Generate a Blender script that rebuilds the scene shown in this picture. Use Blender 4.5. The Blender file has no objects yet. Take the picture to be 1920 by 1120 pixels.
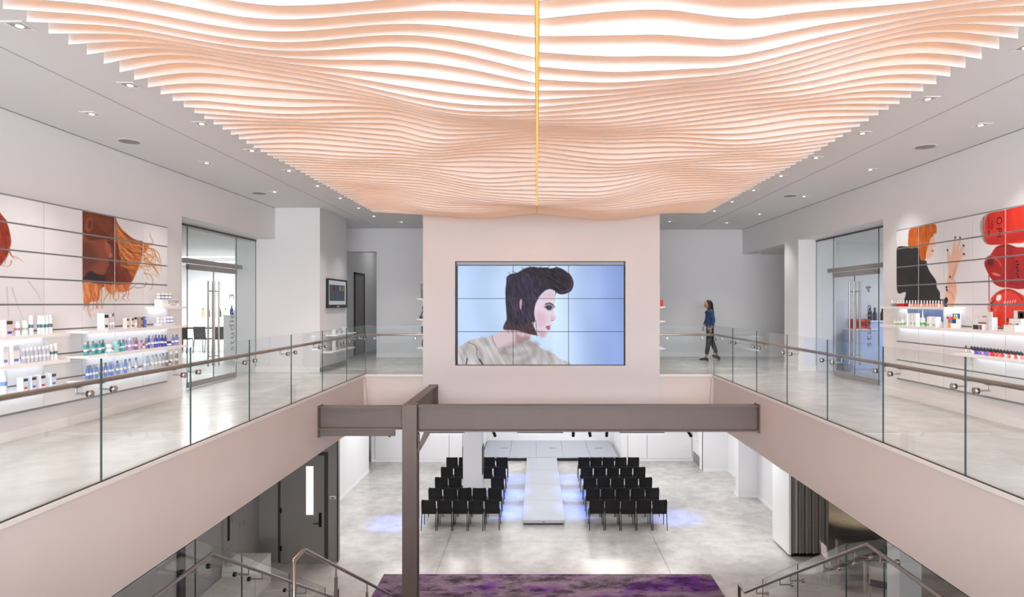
import bpy, bmesh, math, random
import numpy as np
from mathutils import Vector, Matrix
random.seed(7); rng = np.random.default_rng(7)
S = bpy.context.scene
C = S.collection
PI = math.pi
# ------------------------------------------------------------------ camera, world, large lights, exposure
EYE = 6.15; FU = 4.60; CE = 8.33      # eye height, upper floor, upper ceiling (lower floor is z = 0)
cd = bpy.data.cameras.new('camera'); cam = bpy.data.objects.new('camera', cd); C.objects.link(cam)
cd.sensor_width = 36; cd.lens = 22.5; cd.shift_x = -47/1920; cd.shift_y = 10/1920; cd.clip_start = .05; cd.clip_end = 200
cam.location = (0, 0, EYE); cam.rotation_euler = (PI/2, 0, 0); S.camera = cam
S.view_settings.view_transform = 'Standard'; S.view_settings.look = 'None'
S.view_settings.gamma = 1; S.view_settings.use_curve_mapping = False; S.view_settings.exposure = 0.0
try: S.cycles.use_denoising = True
except Exception: pass
S.cycles.max_bounces = 6; S.cycles.diffuse_bounces = 4; S.cycles.glossy_bounces = 3; S.cycles.transmission_bounces = 4; S.cycles.transparent_max_bounces = 20
S.cycles.use_adaptive_sampling = True; S.cycles.adaptive_threshold = .1; S.cycles.adaptive_min_samples = 16
S.cycles.sample_clamp_indirect = 6
w = bpy.data.worlds.new('world'); S.world = w; w.use_nodes = True
w.node_tree.nodes['Background'].inputs[0].default_value = (.93, .96, 1, 1)
w.node_tree.nodes['Background'].inputs[1].default_value = .6

def light(name, kind, loc, energy, color=(1, 1, 1), rot=(0, 0, 0), size=1, size_y=None, spot=None, blend=.5, target=None):
    l = bpy.data.lights.new(name, kind); l.energy = energy; l.color = color
    if kind == 'AREA':
        l.size = size
        if size_y: l.shape = 'RECTANGLE'; l.size_y = size_y
    else: l.shadow_soft_size = size
    if kind == 'SPOT': l.spot_size = spot; l.spot_blend = blend
    o = bpy.data.objects.new(name, l); C.objects.link(o); o.location = loc; o.rotation_euler = rot
    if target is not None:
        o.rotation_euler = (Vector(target)-Vector(loc)).to_track_quat('-Z', 'Y').to_euler()
    return o
# unseen area lights added behind the viewer to light canopy and room
light('window_daylight', 'AREA', (0, -5.7, 6.7), 1600, (.95, .97, 1), (PI/2, 0, 0), 11, 2.4)
light('lower_window_daylight', 'AREA', (0, -5.7, 1.7), 500, (.95, .97, 1), (PI/2, 0, 0), 11, 3.0)
# lamp strengths
WARM = .7; WSTRIP = 18; SPOT_E = 100; STUDIO_L = 480; STUDIO_R = 190; HALL = 80; HALLSPOT = 240; BLUE = 1500
# ------------------------------------------------------------------ materials
def lin(c):
    return tuple((v/12.92 if v <= .04045 else ((v+.055)/1.055)**2.4) for v in [x/255 for x in c])
def mat(name, rgb=(200, 200, 200), rough=.5, metal=0, emit=None, estr=0, noise=None, spec=.5, alpha=None, bump=None, lo=None):
    m = bpy.data.materials.new(name); m.use_nodes = True; nt = m.node_tree; b = nt.nodes['Principled BSDF']
    c = lin(rgb); b.inputs['Base Color'].default_value = (*c, 1); b.inputs['Roughness'].default_value = rough
    b.inputs['Metallic'].default_value = metal; b.inputs['Specular IOR Level'].default_value = spec
    if emit: b.inputs['Emission Color'].default_value = (*lin(emit), 1); b.inputs['Emission Strength'].default_value = estr
    if noise:
        g = nt.nodes.new('ShaderNodeNewGeometry'); n = nt.nodes.new('ShaderNodeTexNoise'); r = nt.nodes.new('ShaderNodeValToRGB')
        mp = nt.nodes.new('ShaderNodeMapping'); sc = noise[0]
        mp.inputs['Scale'].default_value = sc if isinstance(sc, tuple) else (sc, sc, sc)
        nt.links.new(g.outputs['Position'], mp.inputs[0]); nt.links.new(mp.outputs[0], n.inputs['Vector'])
        n.inputs['Scale'].default_value = 1; n.inputs['Detail'].default_value = noise[2] if len(noise) > 2 else 6
        d = noise[1]; r.color_ramp.elements[0].position = .3; r.color_ramp.elements[1].position = .7
        r.color_ramp.elements[0].color = (*[v*(1-d) for v in c], 1) if lo is None else (*lin(lo), 1)
        r.color_ramp.elements[1].color = (*[min(1, v*(1+d)) for v in c], 1) if lo is None else (*c, 1)
        nt.links.new(n.outputs[0], r.inputs[0]); nt.links.new(r.outputs[0], b.inputs['Base Color'])
        if bump:
            bp = nt.nodes.new('ShaderNodeBump'); bp.inputs['Strength'].default_value = bump; bp.inputs['Distance'].default_value = .02
            nt.links.new(n.outputs[0], bp.inputs['Height']); nt.links.new(bp.outputs[0], b.inputs['Normal'])
    return m
def emat(name, rgb, s):
    m = bpy.data.materials.new(name); m.use_nodes = True; nt = m.node_tree
    nt.nodes.remove(nt.nodes['Principled BSDF']); e = nt.nodes.new('ShaderNodeEmission')
    e.inputs[0].default_value = (*lin(rgb), 1); e.inputs[1].default_value = s
    nt.links.new(e.outputs[0], nt.nodes['Material Output'].inputs[0]); return m
def glassmat(name, tint=(235, 245, 243), ior=1.45, rough=.0, refl=1.0):
    m = bpy.data.materials.new(name); m.use_nodes = True; nt = m.node_tree
    nt.nodes.remove(nt.nodes['Principled BSDF'])
    t = nt.nodes.new('ShaderNodeBsdfTransparent'); t.inputs[0].default_value = (*lin(tint), 1)
    g = nt.nodes.new('ShaderNodeBsdfGlossy'); g.inputs['Roughness'].default_value = rough; g.inputs[0].default_value = (refl, refl, refl, 1)
    lw = nt.nodes.new('ShaderNodeLayerWeight'); lw.inputs[0].default_value = .5; x = nt.nodes.new('ShaderNodeMixShader')
    pw = nt.nodes.new('ShaderNodeMath'); pw.operation = 'POWER'; pw.inputs[1].default_value = 5; nt.links.new(lw.outputs['Facing'], pw.inputs[0])
    f = nt.nodes.new('ShaderNodeMath'); f.operation = 'MULTIPLY_ADD'; f.inputs[1].default_value = .55; f.inputs[2].default_value = .025; nt.links.new(pw.outputs[0], f.inputs[0])
    nt.links.new(f.outputs[0], x.inputs[0]); nt.links.new(t.outputs[0], x.inputs[1]); nt.links.new(g.outputs[0], x.inputs[2])
    nt.links.new(x.outputs[0], nt.nodes['Material Output'].inputs[0]); return m
def concrete(name, hi, lo, rough, sc, seed=0.0, spots=True):
    m = bpy.data.materials.new(name); m.use_nodes = True; nt = m.node_tree; b = nt.nodes['Principled BSDF']; N = nt.nodes.new; L = nt.links.new
    g = N('ShaderNodeNewGeometry')
    def noise(scale, detail, rgh=.55):
        mp = N('ShaderNodeMapping'); mp.inputs['Scale'].default_value = scale; mp.inputs['Location'].default_value = (seed, seed*1.7, 0)
        L(g.outputs['Position'], mp.inputs[0]); n = N('ShaderNodeTexNoise'); n.inputs['Scale'].default_value = 1
        n.inputs['Detail'].default_value = detail; n.inputs['Roughness'].default_value = rgh; L(mp.outputs[0], n.inputs['Vector']); return n
    n1 = noise((sc*.5, sc*.35, 1), 9, .6); n2 = noise((sc*5, sc*5, 1), 8, .65); n3 = noise((sc*22, sc*22, 1), 3)
    r = N('ShaderNodeValToRGB'); r.color_ramp.elements[0].position = .36; r.color_ramp.elements[1].position = .66
    r.color_ramp.elements[0].color = (*lin(lo), 1); r.color_ramp.elements[1].color = (*lin(hi), 1); L(n1.outputs[0], r.inputs[0])
    mx = N('ShaderNodeMix'); mx.data_type = 'RGBA'; mx.blend_type = 'MULTIPLY'; mx.inputs[0].default_value = .55 if spots else .28
    r2 = N('ShaderNodeValToRGB'); r2.color_ramp.elements[0].position = .3; r2.color_ramp.elements[0].color = (.62, .61, .6, 1); r2.color_ramp.elements[1].position = .6; r2.color_ramp.elements[1].color = (1, 1, 1, 1)
    L(n2.outputs[0], r2.inputs[0]); L(r.outputs[0], mx.inputs[6]); L(r2.outputs[0], mx.inputs[7])
    out = mx.outputs[2]
    if spots:
        r3 = N('ShaderNodeValToRGB'); r3.color_ramp.elements[0].position = .29; r3.color_ramp.elements[0].color = (.45, .43, .42, 1); r3.color_ramp.elements[1].position = .36; r3.color_ramp.elements[1].color = (1, 1, 1, 1)
        n4 = noise((sc*1.6, sc*3.0, 1), 7, .7); L(n4.outputs[0], r3.inputs[0])
        m2 = N('ShaderNodeMix'); m2.data_type = 'RGBA'; m2.blend_type = 'MULTIPLY'; m2.inputs[0].default_value = .8
        L(out, m2.inputs[6]); L(r3.outputs[0], m2.inputs[7]); out = m2.outputs[2]
    L(out, b.inputs['Base Color'])
    mr = N('ShaderNodeMapRange'); mr.inputs[3].default_value = rough*.7; mr.inputs[4].default_value = rough*1.5; L(n2.outputs[0], mr.inputs[0]); L(mr.outputs[0], b.inputs['Roughness'])
    bp = N('ShaderNodeBump'); bp.inputs['Strength'].default_value = .06; bp.inputs['Distance'].default_value = .01; L(n3.outputs[0], bp.inputs['Height']); L(bp.outputs[0], b.inputs['Normal'])
    return m
def attrmat(name, rough=.35, emit=0):
    m = bpy.data.materials.new(name); m.use_nodes = True; nt = m.node_tree; b = nt.nodes['Principled BSDF']
    a = nt.nodes.new('ShaderNodeVertexColor'); a.layer_name = 'print'
    if emit:
        b.inputs['Base Color'].default_value = (.01, .01, .012, 1); b.inputs['Roughness'].default_value = .4; b.inputs['Specular IOR Level'].default_value = .05
        nt.links.new(a.outputs[0], b.inputs['Emission Color']); b.inputs['Emission Strength'].default_value = emit
    else:
        nt.links.new(a.outputs[0], b.inputs['Base Color']); b.inputs['Roughness'].default_value = rough
    return m
M = {}
M['wall'] = mat('white_wall_paint', (226, 226, 228), .75, noise=(.6, .015))
M['wall_warm'] = mat('warm_white_wall_paint', (209, 209, 213), .75, noise=(.6, .015))
M['fascia'] = mat('fascia_paint', (214, 209, 208), .7, noise=(.5, .02))
M['ceil'] = mat('ceiling_paint', (228, 228, 229), .85, noise=(.5, .012))
M['greywall'] = mat('grey_wall_paint', (152, 149, 146), .7, noise=(.8, .03))
M['greydoor'] = mat('grey_door_paint', (140, 137, 133), .55)
M['trim'] = mat('white_trim', (235, 235, 235), .4)
M['gap'] = mat('dark_gap', (60, 60, 62), .7)
M['floor_lo'] = concrete('polished_concrete', (208, 205, 201), (158, 155, 152), .21, .55)
M['floor_up'] = concrete('polished_concrete_pale', (207, 206, 203), (168, 166, 163), .2, .8, 5.3, False)
M['steel_paint'] = mat('taupe_steel_paint', (106, 97, 94), .5, noise=(3, .04))
M['black'] = mat('black_plastic', (14, 14, 15), .45)
M['blackfab'] = mat('black_fabric', (13, 13, 14), .85, noise=(60, .2))
M['blackmetal'] = mat('black_metal', (16, 16, 17), .35, metal=.3)
M['steel'] = mat('brushed_steel', (176, 168, 162), .28, metal=1, noise=((1, 40, 40), .06))
M['chrome'] = mat('satin_chrome', (190, 190, 190), .18, metal=1)
M['alu'] = mat('aluminium_rail', (146, 146, 147), .45)
M['glass'] = glassmat('guard_glass', (251, 253, 253))
M['glassedge'] = mat('green_glass_edge', (48, 78, 78), .2)
M['doorglass'] = glassmat('door_glass', (248, 250, 250))
M['baffle'] = None
M['white'] = mat('white_plastic', (240, 240, 242), .35)
M['shelf'] = mat('white_lacquer', (243, 243, 243), .3)
M['panelw'] = mat('white_gloss_panel', (232, 232, 235), .3)
M['carpet'] = None
M['wood'] = mat('whitewashed_wood', (205, 202, 198), .55, noise=((2, 30, 30), .06))
M['led'] = emat('shelf_led', (250, 252, 255), 4)
M['brown'] = mat('brown_panel', (74, 55, 48), .5, noise=((8, 8, 2), .15))
M['chairwhite'] = mat('pale_metal', (196, 188, 182), .35, metal=.4)
M['kick'] = mat('steel_kickplate', (150, 146, 142), .35, metal=.8)
M['metalstage'] = mat('brushed_stage_metal', (188, 191, 198), .32, metal=.75, noise=((1.5, 40, 1), .05))
M['greydark'] = mat('dark_grey_metal', (62, 61, 60), .5)
M['partition'] = mat('partition_edge', (118, 114, 109), .5, noise=((20, 20, 1), .06))
def make_baffle():
    m = bpy.data.materials.new('white_felt_baffle'); m.use_nodes = True; nt = m.node_tree
    nt.nodes.remove(nt.nodes['Principled BSDF']); N = nt.nodes.new
    d = N('ShaderNodeBsdfDiffuse'); d.inputs[0].default_value = (.71, .71, .73, 1)
    t = N('ShaderNodeBsdfTranslucent'); t.inputs[0].default_value = (.9, .82, .75, 1)
    x = N('ShaderNodeMixShader'); x.inputs[0].default_value = .08
    nt.links.new(d.outputs[0], x.inputs[1]); nt.links.new(t.outputs[0], x.inputs[2]); nt.links.new(x.outputs[0], nt.nodes['Material Output'].inputs[0])
    return m
M['baffle'] = make_baffle()
def make_carpet():
    m = bpy.data.materials.new('purple_grey_rug'); m.use_nodes = True; nt = m.node_tree; b = nt.nodes['Principled BSDF']; N = nt.nodes.new; L = nt.links.new
    g = N('ShaderNodeNewGeometry')
    def nz(s, d, r=.6, off=0):
        mp = N('ShaderNodeMapping'); mp.inputs['Scale'].default_value = s; mp.inputs['Location'].default_value = (off, off, 0); L(g.outputs['Position'], mp.inputs[0])
        n = N('ShaderNodeTexNoise'); n.inputs['Scale'].default_value = 1; n.inputs['Detail'].default_value = d; n.inputs['Roughness'].default_value = r; L(mp.outputs[0], n.inputs['Vector']); return n
    a = nz((.75, 1.1, 1), 3, .5, 3.1); r = N('ShaderNodeValToRGB')
    r.color_ramp.elements[0].position = .36; r.color_ramp.elements[0].color = (*lin((102, 92, 99)), 1)
    r.color_ramp.elements[1].position = .64; r.color_ramp.elements[1].color = (*lin((98, 52, 122)), 1)
    e = r.color_ramp.elements.new(.5); e.color = (*lin((134, 113, 131)), 1); L(a.outputs[0], r.inputs[0])
    s = nz((1.6, 2.6, 1), 10, .75, 8.2); r2 = N('ShaderNodeValToRGB'); r2.color_ramp.elements[0].position = .42; r2.color_ramp.elements[1].position = .54
    r2.color_ramp.elements[0].color = (.16, .15, .16, 1); r2.color_ramp.elements[1].color = (1, 1, 1, 1); L(s.outputs[0], r2.inputs[0])
    mx = N('ShaderNodeMix'); mx.data_type = 'RGBA'; mx.blend_type = 'MULTIPLY'; mx.inputs[0].default_value = .85; L(r.outputs[0], mx.inputs[6]); L(r2.outputs[0], mx.inputs[7]); L(mx.outputs[2], b.inputs['Base Color'])
    b.inputs['Roughness'].default_value = .95; b.inputs['Specular IOR Level'].default_value = .1; return m
M['carpet'] = make_carpet()
_cm = {}
def col(rgb, rough=.4, metal=0, name=None):
    k = (tuple(rgb), rough, metal)
    if k not in _cm: _cm[k] = mat(name or 'paint_%02x%02x%02x' % tuple(rgb), rgb, rough, metal)
    return _cm[k]
_gm = {}
def clearcol(rgb):
    k = tuple(rgb)
    if k not in _gm:
        m = mat('clear_%02x%02x%02x' % k, rgb, .12); b = m.node_tree.nodes['Principled BSDF']; b.inputs['Transmission Weight'].default_value = .25; _gm[k] = m
    return _gm[k]

# ------------------------------------------------------------------ mesh helpers
class MB:
    def __init__(s): s.v = []; s.f = []; s.mi = []; s.sm = []
    def add(s, vs, fs, mi=0, smooth=False):
        n = len(s.v); s.v += [tuple(p) for p in vs]; s.f += [tuple(i+n for i in f) for f in fs]; s.mi += [mi]*len(fs); s.sm += [smooth]*len(fs); return s
    def box(s, x0, x1, y0, y1, z0, z1, mi=0):
        return s.add([(x0,y0,z0),(x1,y0,z0),(x1,y1,z0),(x0,y1,z0),(x0,y0,z1),(x1,y0,z1),(x1,y1,z1),(x0,y1,z1)],
                     [(3,2,1,0),(4,5,6,7),(0,1,5,4),(1,2,6,5),(2,3,7,6),(3,0,4,7)], mi)
    def cbox(s, x0, x1, y0, y1, z0, z1, c=.01, mi=0):
        # box with chamfered vertical and top edges
        c = min(c, (x1-x0)/2.01, (y1-y0)/2.01, (z1-z0)/2.01)
        def ring(a, z): return [(x0+a+c,y0+a,z),(x1-a-c,y0+a,z),(x1-a,y0+a+c,z),(x1-a,y1-a-c,z),(x1-a-c,y1-a,z),(x0+a+c,y1-a,z),(x0+a,y1-a-c,z),(x0+a,y0+a+c,z)]
        cc = c*.98
        vs = ring(cc*.5, z0)+ring(0, z0+c*.5)+ring(0, z1-c*.5)+ring(cc*.5, z1)
        fs = [tuple(range(7,-1,-1)), tuple(range(24,32))]
        for r in range(3): fs += [(r*8+i, r*8+(i+1)%8, r*8+8+(i+1)%8, r*8+8+i) for i in range(8)]
        return s.add(vs, fs, mi)
    def tube(s, pts, r, n=10, mi=0, cap=True, r2=None):
        pts = [Vector(p) for p in pts]; m = len(pts); rs = r if isinstance(r, (list, tuple)) else [r]*m
        vs = []; up = None
        for i, p in enumerate(pts):
            if i == 0: d = pts[1]-p
            elif i == m-1: d = p-pts[i-1]
            else: d = (pts[i+1]-p).normalized()+(p-pts[i-1]).normalized()
            d.normalize()
            if up is None:
                a = Vector((0,0,1)) if abs(d.z) < .9 else Vector((1,0,0))
            else: a = up
            x = d.cross(a); x.normalize(); y = x.cross(d); y.normalize(); up = y
            k = 1.0
            if 0 < i < m-1:
                cs = max(-1, min(1, (pts[i+1]-p).normalized().dot((p-pts[i-1]).normalized()))); k = 1/max(.5, math.cos(math.acos(cs)/2))
            for j in range(n):
                t = 2*PI*j/n; vs.append(p+x*math.cos(t)*rs[i]*k+y*math.sin(t)*rs[i])
        fs = []
        for i in range(m-1):
            for j in range(n): fs.append((i*n+j, i*n+(j+1)%n, (i+1)*n+(j+1)%n, (i+1)*n+j))
        s.add(vs, fs, mi, True)
        if cap: s.add(vs[:n], [tuple(range(n-1,-1,-1))], mi); s.add(vs[-n:], [tuple(range(n))], mi)
        return s
    def lathe(s, prof, n=12, c=(0,0,0), mi=0, axis='z', smooth=True):
        vs = []; m = len(prof)
        for r, z in prof:
            for j in range(n):
                t = 2*PI*j/n; a, b = r*math.cos(t), r*math.sin(t)
                vs.append((c[0]+a, c[1]+b, c[2]+z) if axis == 'z' else ((c[0]+z, c[1]+a, c[2]+b) if axis == 'x' else (c[0]+a, c[1]+z, c[2]+b)))
        fs = []
        for i in range(m-1):
            for j in range(n):
                q = (i*n+j, i*n+(j+1)%n, (i+1)*n+(j+1)%n, (i+1)*n+j); fs.append(q if axis != 'y' else q[::-1])
        s.add(vs, fs, mi, smooth)
        s.add(vs[:n], [tuple(range(n-1,-1,-1)) if axis != 'y' else tuple(range(n))], mi); s.add(vs[-n:], [tuple(range(n)) if axis != 'y' else tuple(range(n-1,-1,-1))], mi)
        return s
    def prism(s, poly, a, b, axis='y', mi=0):
        # poly: list of 2-D points, extruded between a and b along axis
        def P(p, t): return (p[0], t, p[1]) if axis == 'y' else ((t, p[0], p[1]) if axis == 'x' else (p[0], p[1], t))
        n = len(poly); vs = [P(p, a) for p in poly]+[P(p, b) for p in poly]
        fs = [tuple(range(n)), tuple(range(2*n-1, n-1, -1))]+[(i, i+n, (i+1)%n+n, (i+1)%n) for i in range(n)]
        return s.add(vs, fs, mi)
    def mesh(s, name, mats):
        me = bpy.data.meshes.new(name); me.from_pydata(s.v, [], s.f); me.update()
        for m in (mats if isinstance(mats, (list, tuple)) else [mats]): me.materials.append(m)
        me.polygons.foreach_set('material_index', s.mi); me.polygons.foreach_set('use_smooth', s.sm)
        bm = bmesh.new(); bm.from_mesh(me); bmesh.ops.recalc_face_normals(bm, faces=bm.faces); bm.to_mesh(me); bm.free()
        return me
    def build(s, name, mats, parent=None, loc=None, rot=None):
        return put(name, s.mesh(name, mats), parent, loc, rot)
def put(name, me, parent=None, loc=None, rot=None):
    o = bpy.data.objects.new(name, me); C.objects.link(o)
    if parent: o.parent = parent
    if loc: o.location = loc
    if rot: o.rotation_euler = rot
    return o
def tag(o, label, cat, group=None):
    o['label'] = label; o['category'] = cat
    if group: o['group'] = group
    return o
def thing(name, label, cat, loc=(0,0,0), group=None, rz=0):
    o = bpy.data.objects.new(name, None); C.objects.link(o); o.location = loc; o.rotation_euler = (0,0,rz); o.empty_display_size = .1
    return tag(o, label, cat, group)
def struct(o): o['kind'] = 'structure'; return o
def sbox(name, m, *b, parent=None):
    o = MB().box(*b).build(name, m, parent)
    return o if parent else struct(o)
def copy_tree(o, parent=None):
    c = o.copy(); C.objects.link(c); c.parent = parent
    for ch in [x for x in o.children]: copy_tree(ch, c)
    return c
def text_mesh(name, body, size, m, parent=None, loc=(0,0,0), rot=(0,0,0), depth=.002, align='CENTER', space=1.0):
    cu = bpy.data.curves.new(name, 'FONT'); cu.body = body; cu.size = size; cu.extrude = depth; cu.align_x = align; cu.align_y = 'CENTER'; cu.space_character = space
    t = bpy.data.objects.new(name+'_curve', cu); C.objects.link(t)
    dg = bpy.context.evaluated_depsgraph_get(); me = bpy.data.meshes.new_from_object(t.evaluated_get(dg)); me.name = name
    bpy.data.objects.remove(t); me.materials.clear(); me.materials.append(m)
    return put(name, me, parent, loc, rot)
ORD = ['first','second','third','fourth','fifth','sixth','seventh','eighth','ninth','tenth','eleventh','twelfth','thirteenth','fourteenth','fifteenth','sixteenth','seventeenth','eighteenth','nineteenth','twentieth','twenty-first','twenty-second','twenty-third','twenty-fourth','twenty-fifth','twenty-sixth','twenty-seventh','twenty-eighth','twenty-ninth','thirtieth']
F = 1200.0
def X_(x, Y): return (x-1007)*Y/F
def Z_(y, Y): return EYE-(y-570)*Y/F
# ------------------------------------------------------------------ lower floor and hall
XL, XR = -3.78, 3.84            # edges of the void
SO = 3.57                       # underside of the balcony
fl = sbox('floor', M['gap'], -13, 13, -6, 31, -.2, -.012)
xs = [-13, -7.4, -2.3, 3.05, 8.2, 13]; ys = [-6, 5, 11.4, 16.55, 21.3, 25.6, 31]
for i in range(5):
    for j in range(6):
        MB().box(xs[i]+.004, xs[i+1]-.004, ys[j]+.004, ys[j+1]-.004, -.1, 0).build('slab', M['floor_lo'], fl)
# upper floor around the void
up = MB(); up.box(-15, XL, -6, 26, SO+.02, FU-.0); up.box(XR, 15, -6, 26, SO+.02, FU); up.box(XL, XR, 14.0, 26, SO+.02, FU); up.box(XL, XR, -6, 2.4, SO+.02, FU)
struct(up.build('floor_upper', M['floor_up']))
# fascia boards around the void with a thin proud cap
fa = MB(); fa.box(XL-.03, XL+.012, -6, 14.03, SO, FU-.034); struct(fa.build('wall_fascia_left', M['fascia']))
fa = MB(); fa.box(XR-.012, XR+.03, -6, 14.03, SO, FU-.034); struct(fa.build('wall_fascia_right', M['fascia']))
fa = MB(); fa.box(XL, XR, 13.975, 14.03, SO, FU-.034); struct(fa.build('wall_fascia_back', M['fascia']))
tr = MB(); tr.box(XL-.03, XL+.028, 2.4, 13.96, FU-.034, FU+.006); struct(tr.build('trim_1', M['trim']))
tr = MB(); tr.box(XR-.028, XR+.03, 2.4, 13.96, FU-.034, FU+.006); struct(tr.build('trim_2', M['trim']))
tr = MB(); tr.box(XL-.03, XR+.03, 13.96, 14.03, FU-.034, FU+.006); struct(tr.build('trim_3', M['trim']))
# fascia returns in the two far corners
for sx, nm in ((XL, 'trim_4'), (XR, 'trim_5')):
    d = .12 if sx < 0 else -.12
    struct(MB().prism([(sx, FU-.08), (sx+d*.35, FU-.08), (sx+d, SO), (sx, SO)], 13.90, 13.99, 'y').build(nm, M['fascia']))
struct(MB().box(-15, XL, -6, 26, SO-.02, SO+.015).build('ceiling_lower_left', M['wall']))
struct(MB().box(XR, 15, -6, 26, SO-.02, SO+.015).build('ceiling_lower_right', M['wall']))
struct(MB().box(-15, 15, 13.975, 30, SO-.04, SO+.015).build('ceiling_lower_back', M['wall']))
# lower hall walls
def wallbox(name, m, x0, x1, y0, y1, z0=0, z1=SO, base=None):
    o = sbox(name, m, x0, x1, y0, y1, z0, z1); return o
wallbox('wall_lower_left', M['wall'], -6.4, -6.15, 15.42, 23.4)
wallbox('wall_lower_left_recess', M['wall'], -9, -6.45, 25.0, 25.3)
wallbox('wall_lower_back_left', M['wall'], -6.45, -2.2, 24.9, 25.2)
wallbox('wall_lower_back_right', M['wall'], 3.3, 6.1, 25.05, 25.3)
wallbox('wall_stage_left', M['wall'], -2.4, -2.2, 25.2, 28.1)
wallbox('wall_stage_right', M['wall'], 3.3, 3.5, 25.3, 28.1)
wallbox('wall_stage_back', M['wall'], -2.4, 3.5, 28.0, 28.2)
wallbox('wall_lower_right_door', M['wall'], 6.1, 6.3, 23.55, 25.1)
wallbox('wall_lower_right_far', M['wall'], 6.1, 7.0, 23.45, 23.65)
wallbox('wall_lower_right_side', M['wall'], 7.0, 7.2, 20.5, 23.6)
wallbox('wall_lower_right_pier', M['wall'], 6.4, 7.2, 20.3, 20.6)
wallbox('wall_lower_right_near', M['wall'], 6.98, 7.2, 16.5, 20.29)
wallbox('wall_lower_left_grey', M['greywall'], -6.62, -4.75, 15.25, 15.42)
wallbox('wall_lower_left_side', M['greywall'], -6.85, -6.62, -6, 15.4)
wallbox('wall_cafe_back', M['brown'], 10.5, 10.7, -6, 24)
wallbox('wall_cafe_far', M['brown'], 7.2, 10.7, 21.0, 21.2)
wallbox('wall_lower_front', M['wall'], -13, 13, -6.2, -6, 0, SO)
for nm, b in {'left': (-6.15, -6.135, 15.42, 23.4), 'back_left': (-6.45, -2.2, 24.885, 24.9), 'back_right': (3.5, 6.1, 25.035, 25.05), 'right_far': (6.1, 7.0, 23.435, 23.45),
              'right_side': (6.985, 7.0, 20.6, 23.45), 'right_pier': (6.42, 6.98, 20.285, 20.3), 'right_near': (6.965, 6.98, 16.7, 20.3), 'right_return': (6.385, 6.4, 20.29, 20.75)}.items():
    struct(MB().box(*b, 0, .1).build('baseboard_lower_'+nm, M['trim']))
# flush panel joints on the far lower walls
def panel_wall(name, x0, x1, y, cuts, z1=3.5):
    p = struct(MB().box(x0, x1, y, y+.01, .1, z1).build(name, M['gap']))
    cs = [x0]+cuts+[x1]
    for a, b in zip(cs[:-1], cs[1:]): MB().box(a+.008, b-.008, y-.012, y, .1, z1).build('panel', M['wall'], p)
panel_wall('wall_lower_back_left_panels', -6.3, -2.25, 24.885, [-4.86, -3.42, -2.9])
panel_wall('wall_lower_back_right_panels', 3.55, 6.05, 25.03, [4.3])
# lower doors
d = struct(MB().box(-6.42, -6.2, 24.97, 25.0, 0, 2.2).build('door_1', M['white'])); MB().box(-6.8, -6.46, 24.94, 24.97, .02, 2.1).build('door_leaf', M['greywall'], d); MB().box(-6.78, -6.48, 24.93, 24.94, .03, .45).build('kickplate', M['kick'], d)
d = struct(MB().box(6.08, 6.1, 23.72, 24.95, 0, 2.25).build('door_2', M['trim'])); MB().box(6.06, 6.08, 23.8, 24.85, .02, 2.15).build('door_leaf', M['white'], d)
MB().box(6.05, 6.06, 23.86, 24.8, .05, .45).build('kickplate', M['kick'], d); MB().tube([(6.03, 23.9, 1.0), (6.0, 23.9, 1.0), (6.0, 24.05, 1.0)], .012, 8).build('door_handle', M['chrome'], d)
MB().box(6.052, 6.06, 24.2, 24.75, 1.1, 2.0).build('pane', M['doorglass'], d)
MB().box(6.40-.012, 6.40, 20.31, 20.36, .25, 1.95).build('door_pull_strip', col((150, 145, 140)), struct(MB().box(6.385, 6.4, 20.3, 20.6, .1, 2.4).build('door_3', M['wall'])))
d = struct(MB().box(-6.15, -4.98, 15.19, 15.25, 0, 2.62).build('door_4', M['greydark']))
leaf = MB().box(-6.08, -5.05, 15.165, 15.2, .01, 2.55).build('door_leaf', M['greydoor'], d)
MB().box(-5.47, -5.30, 15.155, 15.165, 1.15, 2.3).build('vision_pane', emat('vision_panel_light', (250, 251, 252), 1.1), d)
MB().cbox(-5.17, -5.10, 15.14, 15.165, .86, 1.2, .012).build('lock_plate', M['blackmetal'], d)
MB().tube([(-5.135, 15.14, .96), (-5.135, 15.09, .96), (-5.28, 15.09, .96)], .012, 8).build('door_handle', M['blackmetal'], d)
for z in (.35, 1.25, 2.2): MB().box(-6.10, -6.05, 15.16, 15.19, z-.06, z+.06).build('hinge', M['blackmetal'], d)
sg = tag(MB().box(-4.94, -4.79, 15.235, 15.25, 1.5, 1.57).build('room_sign', M['white']), 'small white room sign beside the grey door', 'sign'); MB().box(-4.91, -4.83, 15.232, 15.235, 1.515, 1.54).build('sign_print', M['black'], sg)
# trims at the end of the grey block
struct(MB().box(-4.76, -4.735, 15.22, 15.27, 0, SO).build('trim_6', M['greydark']))
# wall cabinet on the grey side wall
cb = thing('extinguisher_cabinet', 'grey recessed wall cabinet with a tall black window, left of the grey door', 'cabinet', (-6.62, 13.65, 1.0))
MB().box(0, .03, -.22, .22, -.1, 1.15).build('cabinet_frame', M['greydoor'], cb); MB().box(.03, .045, -.17, .17, -.05, 1.10).build('cabinet_door', M['greywall'], cb)
MB().box(.045, .055, -.06, .03, .1, 1.0).build('window', M['black'], cb); MB().tube([(.07, .1, .45), (.07, .1, .62)], .008, 6).build('handle', M['chrome'], cb)
for k, y in enumerate((14.25, 14.45)):
    tag(MB().box(-6.62, -6.61, y-.04, y+.04, 1.15, 1.27).build('wall_switch', M['greydoor']), ['nearer grey light switch plate beside the wall cabinet', 'farther grey light switch plate, nearer the room corner'][k], 'switch', 'light switches on the grey wall')
struct(MB().box(-6.62, -6.56, 11.75, 11.95, 0, SO).build('trim_7', M['black']))
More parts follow.
